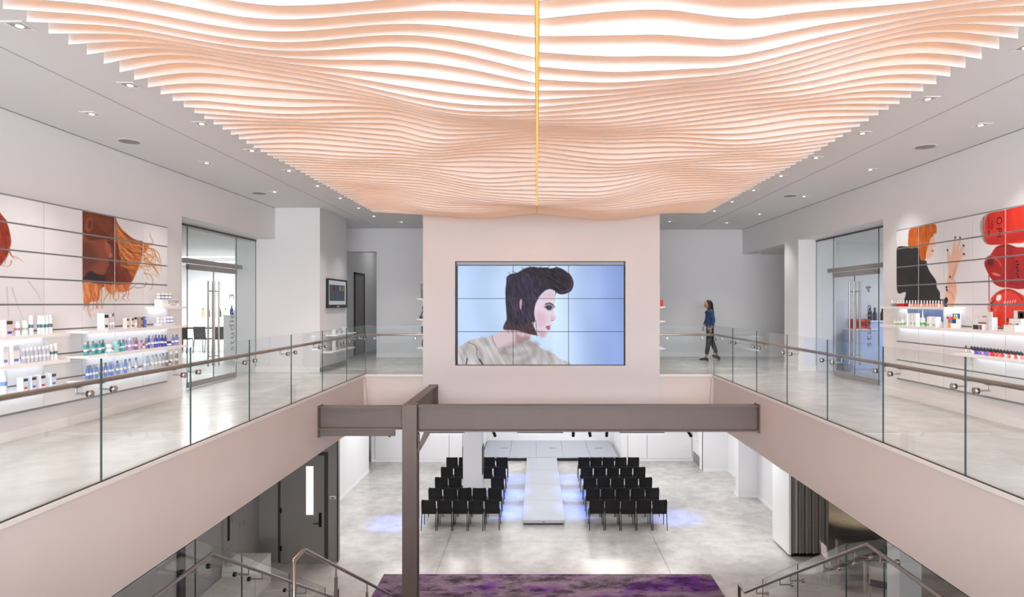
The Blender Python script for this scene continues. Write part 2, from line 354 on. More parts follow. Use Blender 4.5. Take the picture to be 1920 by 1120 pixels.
# bench platforms by the grey wall
bn = thing('bench', 'whitewashed wooden bench with a raised end beside the left stair', 'bench', (-6.25, 12.4, 0))
for i in range(6): MB().cbox(-.36+i*.122, -.36+i*.122+.117, -3.0, 1.0, .38, .42, .008).build('plank', M['wood'], bn)
MB().box(-.34, .35, -2.95, .98, 0, .375).build('bench_base', M['wood'], bn)
MB().cbox(-.36, .37, 1.0, 1.75, 0, .62, .01).build('end_block', M['wood'], bn)
for i in range(5): MB().box(-.35+i*.145, -.35+i*.145+.138, 1.0, 1.75, .622, .64).build('plank', M['wood'], bn)
# structural column of the hall
hc = thing('hall_column', 'white square column standing among the left chair rows', 'column', (-1.98, 19.9, 0)); MB().box(-.29, .29, -.3, .3, 0, SO-.04).build('shaft', M['wall'], hc)
for s in (-1, 1): MB().box(s*.3-.012, s*.3+.012, -.28, .28, .9, 1.75).build('side_strip', M['black'], hc)  # black strips paint in the column's shaded sides
# stage and runway
st = thing('stage', 'low grey metal stage platform in the bright alcove', 'stage', (.55, 25.0, 0))
for i in range(5):
    MB().box(-2.7+i*1.06, -2.7+i*1.06+1.052, .0, 3.0, .12, .17).build('deck_panel', M['metalstage'], st)
MB().box(-2.65, 2.55, .08, 2.95, 0, .12).build('stage_base', M['black'], st)
for x in (-1.9, .1, 2.0): MB().box(x-.15, x+.15, 1.45, 1.6, .1705, .174).build('floor_vent', M['kick'], st)
rw = thing('runway', 'long silver catwalk runway between the two blocks of chairs', 'runway', (.185, 17.78, 0))
for i in range(4): MB().cbox(-.585, .585, i*1.8, i*1.8+1.796, .05, .14, .006).build('deck_panel', M['metalstage'], rw)
MB().box(-.55, .55, .04, 7.18, 0, .05).build('runway_base', M['black'], rw); MB().box(-.03, .03, -.004, 0, .08, .095).build('badge', M['black'], rw)
rg = MB().cbox(-3.475, 3.94, 11.6, 14.53, 0, .012, .004).build('area_rug', M['carpet']); tag(rg, 'mottled purple and grey rug at the foot of the stairs', 'rug')
# ------------------------------------------------------------------ upper walls
def W(name, m, *b): return sbox(name, m, *b)
W('wall_left', M['wall'], -6.2, -5.95, -6, 10.72, FU, CE)
W('wall_left_header', M['wall'], -6.45, -5.95, 10.72, 14.53, 7.62, CE)
W('wall_left_block', M['wall'], -6.86, -4.93, 14.53, 16.56, FU, CE)
W('wall_back_left', M['wall'], -4.64, -1.5, 18.5, 18.8, FU, CE)
W('wall_back_left_header', M['wall'], -6.9, -4.64, 18.5, 18.8, 7.66, CE)
W('wall_corridor_left', M['wall'], -5.75, -5.5, 16.56, 23, FU, CE)
W('wall_corridor_back', M['wall'], -6.9, -1.5, 23.0, 23.2, FU, CE)
W('wall_corridor_block', M['wall'], -6.9, -5.5, 16.56, 16.7, FU, CE)
W('wall_back_right', M['wall'], 1.5, 9.5, 18.8, 19.0, FU, CE)
W('wall_right', M['wall'], 6.03, 6.28, -6, 11.15, FU, CE)
W('wall_right_header', M['wall'], 6.03, 6.6, 11.15, 14.77, 7.63, CE)
W('wall_right_pier', M['wall'], 6.03, 6.9, 14.77, 15.6, FU, CE)
W('wall_right_header_far', M['wall'], 6.03, 6.4, 15.6, 18.8, 7.61, CE)
W('wall_right_corridor', M['wall'], 9.3, 9.5, 15.4, 18.8, FU, CE)
W('wall_right_corridor_near', M['wall'], 6.9, 9.5, 15.4, 15.6, FU, CE)
W('wall_right_corridor_lid', M['ceil'], 6.4, 9.5, 15.6, 18.8, 7.9, 8.0)
W('ceiling', M['ceil'], -15, 15, -6, 26, CE, CE+.2)
for nm, x in (('trim_8', -4.55), ('trim_9', 4.62)): struct(MB().box(x-.006, x+.006, -6, 18.5, CE-.003, CE+.001).build(nm, col((176, 176, 177), .8)))
struct(MB().box(-5.952, -5.945, -6, 14.53, CE-.007, CE).build('trim_10', col((120, 120, 122), .8))); struct(MB().box(6.025, 6.032, -6, 18.8, CE-.007, CE).build('trim_11', col((120, 120, 122), .8)))
for nm, b in {'left': (-5.95, -5.935, -6, 10.72), 'left_block': (-6.4, -4.93, 14.515, 14.53), 'back_left': (-4.64, -2.4, 18.485, 18.5), 'back_right': (2.6, 9.3, 18.785, 18.8),
              'right': (6.015, 6.03, -6, 11.15), 'right_pier': (6.015, 6.03, 14.77, 15.6), 'right_jamb': (6.015, 6.44, 14.755, 14.77), 'corridor': (-5.5, -1.5, 22.985, 23.0)}.items():
    struct(MB().box(*b, FU, FU+.12).build('baseboard_'+nm, M['trim']))
struct(MB().box(-4.945, -4.925, 14.53, 16.56, FU, FU+.1).build('baseboard_block_side', M['kick']))
# unseen wall behind the viewer; windows made up, sill set for canopy light
W('wall_front', M['wall'], -6.2, 6.28, -6.2, -6, FU, 5.45); W('wall_front_top', M['wall'], -6.2, 6.28, -6.2, -6, CE-.35, CE)
for i in range(6):
    x = -6.2+i*2.08; wd = struct(MB().box(x, x+.12, -6.2, -6.0, 5.45, CE-.35).build('window_%d' % (i+1), M['greydark']))  # posts of the made-up windows, out of view
# corridor door frame
dd = struct(MB().box(-5.5, -5.46, 19.2, 19.26, FU, 7.1).build('door_5', M['greydark'])); MB().box(-5.5, -5.46, 19.2, 20.3, 7.04, 7.1).build('door_head', M['greydark'], dd); MB().box(-5.5, -5.46, 20.24, 20.3, FU, 7.1).build('door_jamb', M['greydark'], dd); MB().box(-5.5, -5.48, 19.26, 20.24, FU, 7.04).build('door_leaf', M['greywall'], dd)
# ------------------------------------------------------------------ media wall block
VX0, VX1, VY = -2.47, 2.655, 13.85
RX0, RX1, RZ0, RZ1 = X_(853, VY), X_(1173, VY), Z_(686, VY), Z_(490, VY)
vw = MB(); vw.box(VX0, RX0, VY, VY+.3, SO, CE); vw.box(RX1, VX1, VY, VY+.3, SO, CE); vw.box(RX0, RX1, VY, VY+.3, SO, RZ0); vw.box(RX0, RX1, VY, VY+.3, RZ1, CE)
vw.box(VX0, VX1, VY+.3, VY+2.4, FU, CE); vw.box(VX0, VX1, VY+.2, VY+.35, SO, FU)
struct(vw.build('wall_media', M['wall_warm']))
# ------------------------------------------------------------------ steel frame
BY = 11.1
bm_ = thing('steel_beam', 'long taupe painted steel beam spanning the void', 'beam', (0, BY, 0))
zt, zb = 4.395, 3.945
MB().box(-2.05, XR-.01, -.1, .1, zt-.022, zt).build('top_flange', M['steel_paint'], bm_)
MB().box(-2.05, XR-.01, -.1, .1, zb, zb+.025).build('bottom_flange', M['steel_paint'], bm_)
MB().box(-2.05, XR-.01, -.008, .008, zb+.025, zt-.022).build('web', M['steel_paint'], bm_)
MB().box(XR-.03, XR-.012, -.13, .13, zb-.02, zt+.02).build('end_plate', M['steel_paint'], bm_)
for x in (-1.9, 3.6): 
    for z in (zb+.06, zt-.07): MB().lathe([(.014, -.022), (.014, -.008)], 6, (x, 0, z), axis='y').build('bolt', M['steel_paint'], bm_)
sb = thing('steel_beam', 'short taupe steel beam from the left balcony to the column', 'beam', (0, BY, 0))
MB().box(XL+.012, -2.33, -.1, .1, 4.355, 4.378).build('top_flange', M['steel_paint'], sb); MB().box(XL+.012, -2.33, -.1, .1, 3.985, 4.008).build('middle_flange', M['steel_paint'], sb)
MB().box(XL+.012, -2.33, -.008, .008, 4.008, 4.355).build('web', M['steel_paint'], sb); MB().box(XL+.012, -2.46, -.05, .02, 3.865, 3.985).build('lower_channel', M['steel_paint'], sb)
MB().box(XL+.012, XL+.03, -.13, .13, 3.85, 4.39).build('end_plate', M['steel_paint'], sb)
for z in (4.06, 4.16, 4.26, 4.33): MB().lathe([(.013, -.024), (.013, -.008)], 6, (-2.36, 0, z), axis='y').build('bolt', M['steel_paint'], sb)
cl = thing('steel_column', 'taupe steel column carrying the beams in front of the chairs', 'column', (-2.19, BY, 0))
MB().box(-.125, .125, -.125, -.105, 0, 4.40).build('front_flange', M['steel_paint'], cl); MB().box(-.125, .125, .105, .125, 0, 4.40).build('back_flange', M['steel_paint'], cl)
MB().box(-.008, .008, -.105, .105, 0, 4.40).build('web', M['steel_paint'], cl); MB().box(-.18, .18, -.18, .18, 0, .02).build('base_plate', M['steel_paint'], cl); MB().box(-.125, .125, -.125, .125, 4.40, 4.415).build('cap_plate', M['steel_paint'], cl)
MB().box(.125, .15, -.03, .03, 3.62, 3.9).build('brace_plate', M['steel_paint'], cl)
kb = MB(); kb.prism([(.10, 3.60), (.16, 3.60), (.36, 3.945), (.24, 3.945)], -.05, .05, 'y'); kb.build('knee_brace', M['steel_paint'], cl)
MB().lathe([(.02, -.07), (.02, -.05)], 8, (.17, 0, 3.66), axis='y').build('bolt', M['steel_paint'], cl)
tb = thing('steel_beam', 'taupe steel tie beam running back from the column to the media wall', 'beam', (-2.24, BY, 0))
MB().box(-.09, .09, .126, VY-BY-.001, zt-.022, zt).build('top_flange', M['steel_paint'], tb); MB().box(-.09, .09, .126, VY-BY-.001, zb, zb+.022).build('bottom_flange', M['steel_paint'], tb); MB().box(-.008, .008, .126, VY-BY-.001, zb+.022, zt-.022).build('web', M['steel_paint'], tb); MB().box(-.1, .1, VY-BY-.015, VY-BY-.0005, zb-.01, zt+.01).build('end_plate', M['steel_paint'], tb)
BL=[[1900,1886,1870,1854,1837,1821,1807,1794,1786,1781,1780,1780,1780,1780,1780],[1901,1886,1869,1851,1834,1817,1802,1791,1783,1780,1777,1777,1778,1780,1780],[1901,1885,1868,1849,1831,1814,1799,1788,1781,1777,1765,1765,1770,1779,1778],[1902,1886,1868,1850,1832,1815,1800,1788,1779,1764,1749,1751,1762,1773,1770],[1903,1886,1869,1853,1836,1819,1803,1788,1772,1744,1732,1739,1756,1764,1761],[1903,1887,1871,1855,1839,1822,1803,1783,1755,1722,1718,1728,1751,1755,1751],[1904,1887,1872,1857,1840,1821,1799,1772,1730,1702,1705,1718,1747,1746,1742],[1905,1888,1872,1857,1839,1817,1789,1752,1701,1684,1693,1709,1743,1737,1732],[1905,1888,1872,1856,1836,1809,1774,1722,1675,1669,1682,1702,1738,1727,1723],[1906,1887,1871,1853,1829,1795,1752,1694,1661,1663,1680,1703,1731,1718,1713],[1907,1887,1869,1847,1818,1777,1729,1684,1668,1679,1700,1716,1719,1703,1692],[1907,1886,1867,1843,1806,1760,1715,1685,1680,1698,1720,1726,1708,1675,1640],[1908,1891,1874,1847,1805,1756,1717,1694,1696,1717,1737,1733,1700,1649,1592],[1908,1898,1886,1859,1814,1769,1734,1713,1714,1730,1741,1728,1688,1631,1566],[1909,1910,1906,1880,1838,1794,1759,1735,1726,1725,1721,1701,1662,1613,1559],[1910,1927,1932,1910,1871,1826,1788,1758,1735,1712,1689,1661,1628,1595,1563],[1910,1946,1960,1944,1904,1859,1820,1782,1745,1704,1663,1627,1599,1581,1570],[1912,1960,1984,1971,1929,1887,1847,1804,1756,1703,1651,1610,1586,1580,1583],[1915,1963,1993,1979,1941,1903,1864,1821,1771,1715,1656,1612,1591,1590,1599],[1918,1959,1981,1966,1937,1907,1874,1837,1791,1738,1675,1630,1610,1608,1617],[1920,1950,1956,1939,1919,1898,1876,1851,1816,1765,1702,1660,1639,1635,1638],[1921,1939,1929,1908,1892,1879,1873,1862,1838,1792,1731,1694,1674,1667,1667],[1922,1927,1904,1881,1867,1863,1870,1871,1857,1815,1755,1723,1707,1701,1700],[1923,1909,1888,1869,1856,1858,1870,1877,1871,1828,1767,1745,1736,1734,1735],[1923,1906,1890,1874,1864,1865,1873,1878,1874,1824,1768,1757,1757,1762,1770],[1919,1912,1903,1893,1884,1881,1880,1878,1868,1809,1762,1762,1772,1785,1800],[1914,1920,1920,1915,1907,1898,1887,1874,1853,1789,1756,1768,1784,1804,1826],[1910,1925,1934,1934,1924,1907,1885,1863,1835,1777,1760,1779,1800,1823,1846],[1905,1924,1938,1940,1926,1904,1877,1853,1822,1777,1773,1797,1818,1839,1861],[1903,1918,1932,1931,1914,1891,1866,1845,1816,1783,1790,1815,1833,1848,1863],[1900,1910,1916,1910,1892,1872,1852,1837,1812,1791,1806,1831,1843,1848,1853],[1898,1900,1898,1886,1868,1852,1839,1831,1813,1804,1822,1844,1848,1842,1836],[1897,1894,1887,1870,1853,1842,1837,1834,1818,1814,1831,1846,1844,1832,1819],[1900,1895,1884,1866,1850,1845,1845,1843,1824,1815,1824,1831,1826,1817,1806],[1905,1902,1890,1872,1860,1857,1856,1849,1826,1810,1802,1798,1796,1796,1796],[1910,1907,1896,1882,1873,1870,1862,1847,1826,1800,1774,1759,1761,1772,1783],[1914,1908,1900,1891,1885,1879,1867,1849,1824,1787,1747,1724,1728,1746,1765],[1915,1911,1906,1900,1893,1884,1870,1852,1822,1776,1727,1701,1703,1721,1739],[1916,1913,1910,1904,1894,1882,1870,1852,1820,1770,1718,1688,1684,1694,1703],[1916,1913,1909,1900,1886,1874,1864,1848,1815,1764,1712,1679,1667,1666,1664],[1916,1913,1907,1894,1876,1863,1855,1839,1805,1754,1704,1669,1651,1640,1628],[1916,1913,1907,1890,1868,1855,1845,1827,1792,1743,1695,1659,1636,1619,1600],[1917,1916,1909,1889,1867,1851,1837,1814,1776,1728,1682,1648,1624,1605,1585],[1917,1920,1915,1895,1871,1850,1826,1796,1757,1711,1669,1639,1617,1600,1582],[1917,1926,1924,1905,1879,1848,1814,1779,1740,1700,1664,1638,1620,1605,1589],[1918,1931,1932,1918,1890,1849,1805,1766,1731,1697,1668,1646,1632,1621,1609],[1918,1932,1939,1929,1896,1846,1795,1756,1725,1699,1677,1661,1650,1641,1632],[1918,1936,1947,1938,1897,1837,1781,1744,1721,1703,1689,1677,1668,1662,1654],[1918,1941,1955,1941,1889,1819,1761,1729,1713,1704,1697,1690,1685,1682,1678],[1919,1944,1960,1937,1873,1796,1737,1709,1700,1699,1698,1697,1698,1700,1702],[1919,1945,1958,1925,1853,1772,1715,1691,1686,1689,1693,1698,1707,1718,1727],[1919,1945,1953,1913,1837,1758,1706,1684,1678,1682,1688,1699,1715,1735,1752],[1920,1944,1946,1904,1832,1761,1715,1694,1685,1685,1691,1705,1728,1753,1777],[1920,1941,1939,1895,1828,1766,1728,1708,1698,1696,1702,1719,1744,1772,1798],[1920,1940,1933,1889,1827,1772,1740,1721,1711,1709,1716,1734,1761,1791,1818],[1921,1941,1930,1886,1829,1781,1753,1735,1724,1722,1730,1750,1778,1810,1839],[1921,1941,1928,1886,1833,1791,1766,1749,1738,1736,1745,1766,1795,1827,1857],[1921,1941,1927,1887,1840,1804,1783,1765,1754,1751,1759,1780,1808,1839,1868],[1921,1933,1919,1885,1848,1820,1800,1782,1770,1766,1774,1793,1820,1850,1877],[1922,1912,1896,1875,1854,1836,1818,1799,1786,1781,1788,1807,1832,1860,1886],[1922,1908,1895,1881,1867,1853,1835,1816,1801,1795,1802,1820,1844,1871,1895]]
BR=[[1780,1780,1780,1780,1780,1782,1790,1803,1820,1840,1863,1886,1909,1930,1950],[1780,1780,1780,1780,1780,1781,1786,1798,1814,1835,1858,1882,1907,1930,1950],[1777,1779,1779,1778,1778,1779,1783,1793,1809,1830,1854,1879,1904,1929,1950],[1767,1773,1775,1769,1771,1775,1779,1790,1806,1827,1851,1876,1903,1928,1951],[1753,1765,1770,1759,1760,1767,1774,1785,1802,1823,1847,1873,1900,1927,1951],[1740,1757,1765,1752,1747,1758,1767,1779,1795,1817,1842,1869,1898,1925,1951],[1726,1748,1761,1747,1732,1747,1758,1770,1788,1810,1836,1864,1894,1923,1951],[1713,1739,1755,1745,1720,1733,1748,1761,1778,1801,1828,1858,1890,1921,1951],[1699,1729,1749,1744,1711,1716,1736,1750,1768,1790,1818,1850,1885,1919,1952],[1686,1719,1742,1743,1706,1699,1723,1739,1756,1778,1807,1841,1878,1916,1952],[1671,1698,1720,1724,1690,1673,1705,1730,1750,1775,1805,1840,1877,1915,1952],[1651,1652,1656,1659,1639,1630,1676,1724,1760,1797,1833,1866,1896,1924,1952],[1628,1609,1599,1603,1601,1604,1651,1713,1767,1819,1866,1901,1922,1936,1952],[1605,1582,1569,1577,1589,1603,1646,1710,1774,1835,1892,1933,1949,1951,1953],[1586,1571,1564,1577,1597,1617,1656,1717,1785,1853,1916,1964,1979,1967,1953],[1572,1573,1578,1597,1622,1643,1676,1728,1792,1866,1934,1984,2003,1983,1953],[1566,1580,1597,1623,1652,1675,1702,1743,1797,1866,1935,1986,2009,1990,1952],[1570,1591,1614,1644,1676,1701,1725,1758,1801,1858,1923,1972,1997,1987,1950],[1584,1604,1626,1656,1691,1720,1744,1772,1804,1846,1903,1952,1978,1978,1949],[1604,1618,1635,1663,1700,1733,1761,1787,1810,1838,1884,1933,1963,1969,1947],[1629,1635,1644,1668,1706,1742,1773,1802,1824,1844,1879,1923,1954,1958,1947],[1656,1657,1660,1677,1711,1747,1781,1813,1840,1861,1889,1925,1952,1957,1948],[1688,1685,1683,1694,1720,1753,1786,1821,1852,1880,1906,1933,1953,1958,1951],[1723,1716,1710,1716,1736,1763,1792,1824,1856,1890,1922,1944,1955,1956,1953],[1756,1748,1741,1743,1758,1778,1799,1821,1847,1882,1921,1947,1956,1956,1956],[1787,1779,1771,1771,1782,1798,1810,1818,1830,1857,1897,1929,1944,1950,1956],[1814,1806,1798,1795,1804,1818,1823,1818,1815,1828,1861,1897,1920,1936,1952],[1836,1827,1817,1813,1819,1830,1833,1820,1805,1805,1829,1864,1894,1921,1947],[1853,1840,1827,1819,1821,1831,1834,1821,1804,1798,1814,1844,1876,1908,1941],[1863,1844,1823,1809,1808,1818,1826,1821,1810,1806,1817,1839,1868,1900,1936],[1867,1839,1810,1788,1784,1796,1809,1814,1814,1817,1827,1844,1866,1895,1930],[1862,1829,1793,1767,1761,1774,1792,1804,1814,1824,1836,1849,1864,1889,1925],[1849,1816,1782,1756,1749,1764,1786,1803,1819,1834,1848,1856,1860,1879,1919],[1828,1802,1775,1754,1750,1767,1791,1811,1829,1844,1857,1864,1863,1874,1914],[1801,1784,1766,1753,1754,1774,1801,1822,1837,1847,1856,1865,1874,1887,1909],[1769,1761,1751,1746,1753,1777,1810,1835,1845,1847,1847,1853,1868,1888,1908],[1738,1736,1731,1731,1742,1773,1814,1845,1856,1851,1842,1842,1857,1881,1907],[1709,1708,1705,1707,1721,1758,1808,1850,1866,1860,1846,1840,1852,1878,1906],[1678,1677,1673,1674,1690,1732,1793,1848,1873,1871,1857,1846,1853,1878,1906],[1652,1649,1641,1639,1655,1700,1771,1839,1876,1880,1868,1855,1857,1878,1906],[1632,1627,1618,1614,1628,1674,1749,1825,1872,1884,1876,1863,1862,1880,1905],[1615,1612,1605,1603,1617,1660,1733,1810,1863,1883,1881,1871,1868,1882,1904],[1602,1603,1601,1602,1618,1657,1724,1799,1854,1879,1883,1878,1875,1885,1904],[1594,1600,1601,1606,1622,1658,1719,1787,1842,1871,1880,1878,1877,1885,1904],[1596,1602,1605,1611,1626,1657,1710,1771,1824,1856,1870,1875,1878,1886,1903],[1612,1616,1616,1618,1629,1654,1697,1751,1801,1835,1856,1869,1878,1888,1902],[1634,1633,1628,1626,1631,1649,1684,1730,1776,1810,1835,1854,1870,1885,1902],[1656,1649,1639,1630,1629,1640,1668,1708,1750,1784,1812,1836,1858,1879,1902],[1679,1667,1651,1636,1629,1634,1656,1690,1729,1763,1793,1821,1847,1874,1901],[1703,1687,1668,1649,1638,1638,1655,1685,1720,1754,1784,1813,1842,1871,1900],[1728,1709,1686,1664,1649,1646,1660,1689,1725,1760,1790,1818,1845,1873,1900],[1753,1730,1704,1679,1660,1654,1666,1695,1732,1768,1797,1824,1849,1874,1900],[1777,1752,1722,1693,1672,1663,1672,1700,1737,1774,1804,1829,1853,1876,1899],[1798,1771,1739,1708,1684,1673,1680,1706,1743,1781,1811,1835,1857,1877,1899],[1818,1790,1758,1726,1700,1687,1691,1715,1751,1788,1818,1841,1860,1879,1898],[1839,1810,1777,1745,1718,1703,1704,1726,1760,1796,1826,1847,1865,1881,1898],[1857,1828,1795,1762,1734,1718,1717,1737,1770,1806,1836,1856,1871,1884,1897],[1868,1840,1807,1775,1748,1731,1729,1747,1780,1816,1847,1865,1877,1887,1896],[1877,1850,1819,1787,1760,1743,1741,1757,1789,1826,1857,1875,1884,1890,1896],[1886,1860,1829,1799,1773,1755,1752,1768,1799,1837,1868,1886,1892,1894,1896],[1895,1870,1840,1811,1785,1768,1764,1778,1809,1847,1880,1897,1901,1898,1895]]
# ------------------------------------------------------------------ ceiling canopy of wavy baffles
BK = -12
def yk(k): return 4.14+.1924*k
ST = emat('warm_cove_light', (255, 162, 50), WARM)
STRIP = emat('warm_strip', (255, 158, 46), WSTRIP)
cn = thing('baffle_canopy', 'white wavy baffle canopy glowing orange over the void', 'ceiling canopy', (0, 0, 0))
MB().box(-3.38, 3.47, yk(BK)-.12, yk(48)-.02, CE-.012, CE-.004).build('warm_light_panel', ST, cn)
def baffle(row, x0, x1, Y):
    # resample the bottom edge with a smooth curve
    n = len(row); N2 = 43; t = np.linspace(0, n-1, N2); i = np.clip(t.astype(int), 0, n-2); f = t-i
    p = np.array(row)/1000.; e = np.concatenate([[2*p[0]-p[1]], p, [2*p[-1]-p[-2]]])
    a, b, c, d = e[i], e[i+1], e[i+2], e[i+3]
    h = .5*((2*b)+(-a+c)*f+(2*a-5*b+4*c-d)*f*f+(-a+3*b-3*c+d)*f**3)
    X = np.linspace(x0, x1, N2); zt = CE-.02; vs = []; th = .006
    for x, hh in zip(X, h):
        z = EYE+hh; vs += [(x, -th, z), (x, -th, zt), (x, th, zt), (x, th, z)]
    fs = []
    for j in range(N2-1):
        q = j*4
        for s in range(4): fs.append((q+s, q+(s+1) % 4, q+4+(s+1) % 4, q+4+s))
    fs += [(0, 1, 2, 3), tuple(N2*4-4+s for s in (3, 2, 1, 0))]
    m = MB(); m.add(vs, fs); o = m.build('baffle', M['baffle'], cn, (0, Y, 0))
    # slim warm strip light on the far face, a hand's width above the lower edge
    q = list(range(0, N2, 3)); rv = []
    for j in q: rv += [(X[j], th+.002, EYE+h[j]+.11), (X[j], th+.002, EYE+h[j]+.122)]
    rf = [(2*j, 2*j+1, 2*j+3, 2*j+2) for j in range(len(q)-1)]
    s = MB(); s.add(rv, rf); s.build('strip_light', STRIP, o)
for j in range(61):
    baffle(BL[j], -3.45, -.014, yk(BK+j)); baffle(BR[j], .014, 3.54, yk(BK+j))
MB().box(-.012, .012, yk(BK), yk(48), 8.2, 8.22).build('centre_light_strip', emat('centre_led', (255, 208, 116), 1.1), cn)
# recessed square downlights and round speakers
def downlight(X, Y, lab, big=False):
    t = thing('downlight', lab, 'downlight', (X, Y, CE), 'square recessed ceiling downlights')
    m = MB(); a, b = .085, .06
    for s in ((-a, a, -a, -b), (-a, a, b, a), (-a, -b, -b, b), (b, a, -b, b)): m.box(*s, -.006, 0)
    m.build('trim_ring', M['trim'], t); MB().box(-b, b, -b, b, -.004, -.001).build('reflector', col((176, 174, 171)), t); MB().lathe([(.028, -.012), (.028, -.004)], 12).build('lamp', emat_dl, t)
emat_dl = emat('downlight_lamp', (255, 250, 244), 1.8)
DL = []
for i in range(9): DL.append((-4.05, 5.01+1.36*i, 'square downlight, %s from the viewer in the inner row left of the canopy' % ORD[i]))
for i in range(4): DL.append((-5.1, 7.33+2.55*i, 'square downlight, %s from the viewer in the outer row above the left products' % ORD[i]))
for i in range(8): DL.append((4.15, 5.43+1.365*i, 'square downlight, %s from the viewer in the inner row right of the canopy' % ORD[i]))
for i in range(4): DL.append((5.4, 7.79+2.58*i, 'square downlight, %s from the viewer in the outer row above the right products' % ORD[i]))
DL += [(3.5, 16.9, 'square downlight right of the media wall, nearer the wall corner'), (5.1, 17.2, 'square downlight above the walking woman'), (-3.6, 17.0, 'square downlight left of the media wall by the corridor opening')]  # the last one is added to brighten the far wall
for x, y, l in DL: downlight(x, y, l)
SPK = [(-5.47, 8.58, 'larger round ceiling speaker at the left, nearer the viewer'), (-5.47, 12.6, 'smaller round ceiling speaker at the left, farther back'), (5.38, 8.87, 'larger round ceiling speaker at the right, nearer the viewer'), (5.1, 12.9, 'smaller round ceiling speaker at the right, farther back')]
for x, y, l in SPK:
    t = thing('ceiling_speaker', l, 'speaker', (x, y, CE), 'round ceiling speakers'); MB().lathe([(.125, -.008), (.13, -.001)], 24).build('grille', M['kick'], t); MB().lathe([(.14, -.005), (.145, 0)], 24).build('rim', M['trim'], t)
# light from the downlights
for x, y, l in DL:
    light('downlight_beam', 'SPOT', (x, y, CE-.03), SPOT_E, (1, .97, .94), (0, 0, 0), .05, spot=1.6, blend=.95)
# ------------------------------------------------------------------ glass guards with handrails
def panex(name, X, y0, y1, zA, zB, parent=None, th=.012, zA1=None, zB1=None, m=None):
    # pane in the plane X = const; bottoms zA,zA1 and tops zB,zB1 at the two ends
    zA1 = zA if zA1 is None else zA1; zB1 = zB if zB1 is None else zB1; a, b = X-th/2, X+th/2
    vs = [(a,y0,zA),(b,y0,zA),(b,y1,zA1),(a,y1,zA1),(a,y0,zB),(b,y0,zB),(b,y1,zB1),(a,y1,zB1)]
    mb = MB(); mb.add(vs, [(3,0,4,7),(1,2,6,5)], 0); mb.add(vs, [(3,2,1,0),(4,5,6,7),(0,1,5,4),(2,3,7,6)], 1)
    return mb.build(name, [m or M['glass'], M['glassedge']], parent)
def paney(name, x0, x1, Y, z0, z1, parent=None, th=.012, m=None):
    a, b = Y-th/2, Y+th/2; vs = [(x0,a,z0),(x1,a,z0),(x1,b,z0),(x0,b,z0),(x0,a,z1),(x1,a,z1),(x1,b,z1),(x0,b,z1)]
    mb = MB(); mb.add(vs, [(0,1,5,4),(2,3,7,6)], 0); mb.add(vs, [(3,2,1,0),(4,5,6,7),(1,2,6,5),(3,0,4,7)], 1)
    return mb.build(name, [m or M['glass'], M['glassedge']], parent)
def bracket(parent, side, X, Y, zr, rx):
    # stand-off disc through the glass with an arm up to the rail on the far side of the pane
    s = side; m = MB(); z = zr-.075
    m.lathe([(.026, 0), (.03, .004), (.03, .022), (.02, .026)], 14, (X-s*.006 if s > 0 else X+.006, Y, z), axis='x') if s < 0 else m.lathe([(.02, -.026), (.03, -.022), (.03, -.004), (.026, 0)], 14, (X-.006, Y, z), axis='x')
    o = m.build('standoff_disc', M['chrome'], parent)
    k = MB(); k.lathe([(.027, -.012), (.027, .012)], 14, (X, Y, z), axis='x'); k.build('gasket', M['black'], parent)
    a = MB(); a.tube([(X, Y, z), (rx, Y, z)], .009, 8); a.tube([(rx, Y, z-.004), (rx, Y, zr-.015)], .008, 8); a.box(rx-.02, rx+.02, Y-.035, Y+.035, zr-.026, zr-.02); a.build('rail_arm', M['steel'], parent)
ZR = 5.465
def guard(side, joints, X, lab):
    rx = X+side*.11
    t = thing('glass_guard', lab, 'railing', (0, 0, 0))
    for y0, y1 in zip(joints[:-1], joints[1:]):
        panex('pane', X, y0+.006, y1-.006, FU+.008, 5.675, t)
        for y in (y0+.15, y1-.15): bracket(t, side, X, y, ZR, rx)
    MB().box(X-.012, X+.012, joints[0], joints[-1], FU+.006, FU+.012).build('base_channel', M['gap'], t)
    return t, rx
jl = [14.13-1.43*i for i in range(9)][::-1]; jr = [13.92-1.364*i for i in range(9)][::-1]
gl, rxl = guard(-1, jl, XL, 'glass guard with steel handrail along the left balcony edge')
gr, rxr = guard(1, jr, XR, 'glass guard with steel handrail along the right balcony edge')
yb = 14.06
MB().tube([(rxl, 2.7, ZR), (rxl, yb+.12, ZR), (VX0+.01, yb+.12, ZR)], .0235, 14).build('handrail', M['steel'], gl)
MB().tube([(rxr, 2.95, ZR), (rxr, yb+.12, ZR), (VX1-.01, yb+.12, ZR)], .0235, 14).build('handrail', M['steel'], gr)
paney('pane', XL+.01, VX0-.006, yb, FU+.008, 5.675, gl); paney('pane', VX1+.006, XR-.01, yb, FU+.008, 5.675, gr)
def bracket_y(parent, X, Y, zr):
    z = zr-.075; m = MB(); m.lathe([(.02, -.026), (.03, -.022), (.03, -.004), (.026, 0)], 14, (X, Y-.006, z), axis='y'); m.build('standoff_disc', M['chrome'], parent)
    a = MB(); a.tube([(X, Y, z), (X, Y+.12, z)], .009, 8); a.tube([(X, Y+.12, z), (X, Y+.12, zr-.015)], .008, 8); a.build('rail_arm', M['steel'], parent)
for x in (XL+.22, VX0-.2): bracket_y(gl, x, yb, ZR)
for x in (XR-.22, VX1+.2): bracket_y(gr, x, yb, ZR)
